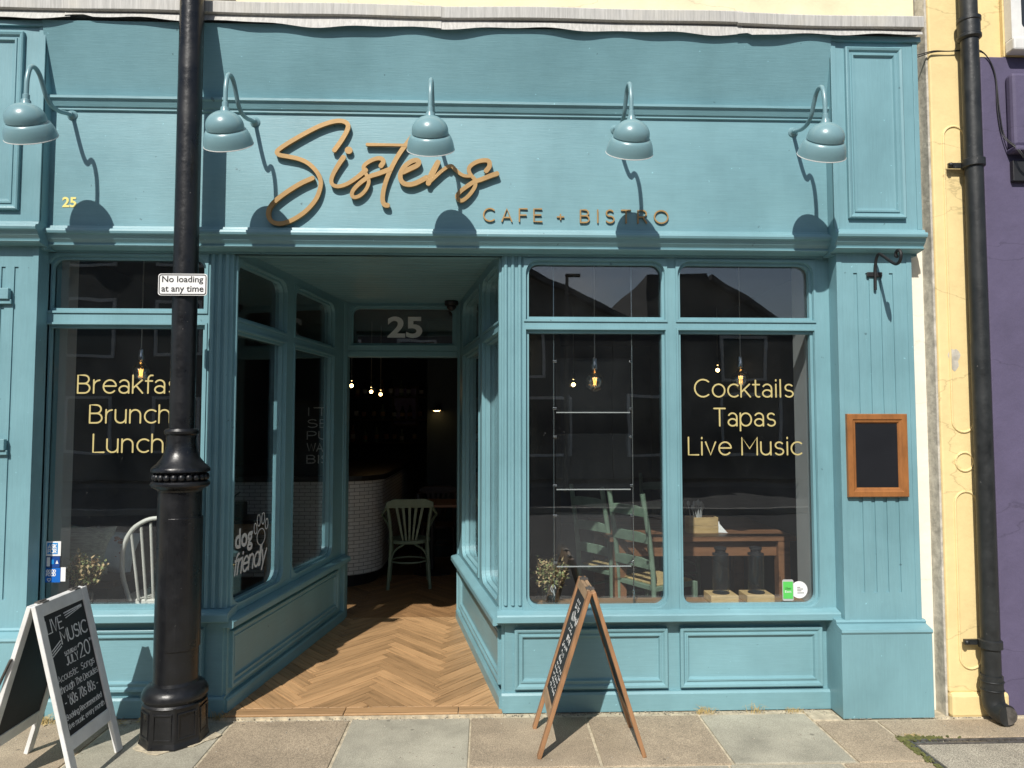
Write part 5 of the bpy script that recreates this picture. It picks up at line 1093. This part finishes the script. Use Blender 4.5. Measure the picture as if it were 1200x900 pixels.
for k in range(420):
    if rnd.random() < .5: x = rnd.uniform(2.085, 2.125); y = -.40 - abs(rnd.gauss(0, .16))
    else: x = 2.09 + abs(rnd.gauss(0, .12)); y = rnd.gauss(-.408, .012)
    s_ = rnd.uniform(.003, .009); ms.ball((x, y, s_ * .25), s_, 6, None, (1, 1, .55))
ms_ = ms.build('moss', 'moss', fix=False, kind='stuff'); ms_['label'] = 'green moss in the joints round the access cover frame'
lf = MB(); rnd = random.Random(11)
for k in range(60):
    x = rnd.gauss(-2.05, .12); y = rnd.uniform(-.12, -.03); T = Matrix.Translation((x, y, .004 + rnd.random() * .012)) @ Matrix.Rotation(rnd.uniform(0, 6.3), 4, 'Z') @ Matrix.Rotation(rnd.uniform(-.5, .5), 4, 'X'); s_ = rnd.uniform(.008, .018)
    lf.add([(0, 0, 0), (s_ * .4, s_, .002), (0, s_ * 2.2, 0), (-s_ * .4, s_, .002)], [(0, 1, 2, 3)], T)
l_ = lf.build('leaf_litter', 'weed', fix=False, kind='stuff'); l_['label'] = 'dry straw coloured leaf litter under the left riser'
gr = MB()
for k in range(900):
    x = rnd.uniform(-2.4, 2.9); y = -.02 - abs(rnd.gauss(0, .025)) if rnd.random() < .75 else rnd.uniform(-.62, -.05)
    if -1.4 < x < .07 and y > -.045: y -= .05
    if x > 1.93: y = min(y, -.14) - .02
    s_ = rnd.uniform(.0015, .005); gr.ball((x, y, s_ * .3 - .001), s_, 5, None, (1, 1, .6))
g_ = gr.build('grit', 'aggregate', fix=False, kind='stuff'); g_['label'] = 'loose grit and crumbs scattered along the wall foot'

# ================================================================== ACROSS THE STREET (seen only as reflections in the glass)
YO = -17.0
def far(px, py): x, z = PY(px, py, -YO); return x, z
def house(name, lab, poly, roofpts, wins, y0=YO, dep=8):
    t_ = thing(name, lab, 'building', (sum(p[0] for p in poly) / len(poly), y0, 0)); MB().prism([(x, y0, z) for x, z in poly], (0, -dep, 0)).build('wall', 'housewall', t_)
    for k, seg in enumerate(roofpts):
        q_ = MB(); (xa, za), (xb2, zb2) = seg; q_.prism([(xa, y0 + .3, za + .01), (xb2, y0 + .3, zb2 + .01), (xb2, y0 + .3, zb2 + .17), (xa, y0 + .3, za + .17)], (0, -dep - .6, 0)); q_.build('roof', 'slateroof', t_)
    for (x0, x1, z0, z1) in wins:
        wdw = MB().opening((x0 - .08, x1 + .08, z0 - .08, z1 + .08), (x0, x1, z0, z1), (0, 0, 0, 0), y0 + .02, y0 + .08).build('window', 'whitewood', t_); MB().box(x0, x1, y0 + .005, y0 + .03, z0, z1).build('pane', 'farglass', wdw)
    return t_
house('gabled_house', 'pale gabled house across the street with a slate roof', [(-7.0, -.05), (3.7, -.05), (3.7, 4.75), (-1.7, 7.4), (-7.0, 4.75)], [((-7.5, 4.5), (-1.7, 7.4)), ((-1.7, 7.4), (4.2, 4.5))], [(-5.6, -4.4, 3.0, 4.4), (-3.0, -1.8, 3.0, 4.4), (.4, 1.6, 3.0, 4.4), (-5.8, -3.4, .7, 2.3), (.2, 2.4, .7, 2.3)])
house('stepped_house', 'house across the street with a tall square block and sloping roof', [(3.72, -.05), (12.5, -.05), (12.5, 4.45), (8.4, 4.6), (6.6, 5.95), (6.55, 6.1), (4.75, 6.0), (4.75, 4.6), (3.72, 4.6)], [((6.62, 5.85), (9.0, 4.3))], [(4.2, 5.6, .7, 2.4), (7.0, 8.2, 2.9, 4.1), (7.0, 8.6, .7, 2.4), (9.6, 11.2, .7, 2.4)])
house('tall_terrace_house', 'taller flat fronted terrace house across the street', [(-19, -.05), (-7.02, -.05), (-7.02, 8.6), (-19, 8.6)], [((-19.2, 8.6), (-6.9, 8.6))], [(-17 + k * 2.5, -15.8 + k * 2.5, z, z + 1.5) for k in range(4) for z in (.8, 3.6, 6.2)])
house('end_terrace_house', 'long low terrace house at the far right across the street', [(12.52, -.05), (26, -.05), (26, 5.2), (12.52, 5.2)], [((12.3, 5.2), (26.2, 5.2))], [(14 + k * 2.8, 15.3 + k * 2.8, z, z + 1.5) for k in range(4) for z in (.8, 3.2)])
x, z = PY(664, 330, 12.5); slp = thing('street_lamp', 'grey street lamp across the road with a flat lantern head', 'street lamp', (x, -12.5, 0)); MB().tube([(x, -12.5, -.02), (x, -12.5, z + .15)], [.07, .045], 10).build('column', 'steel', slp); MB().box(x - .05, x + .36, -12.58, -12.42, z + .15, z + .22).build('lantern_head', 'steel', slp, bevel=.02)
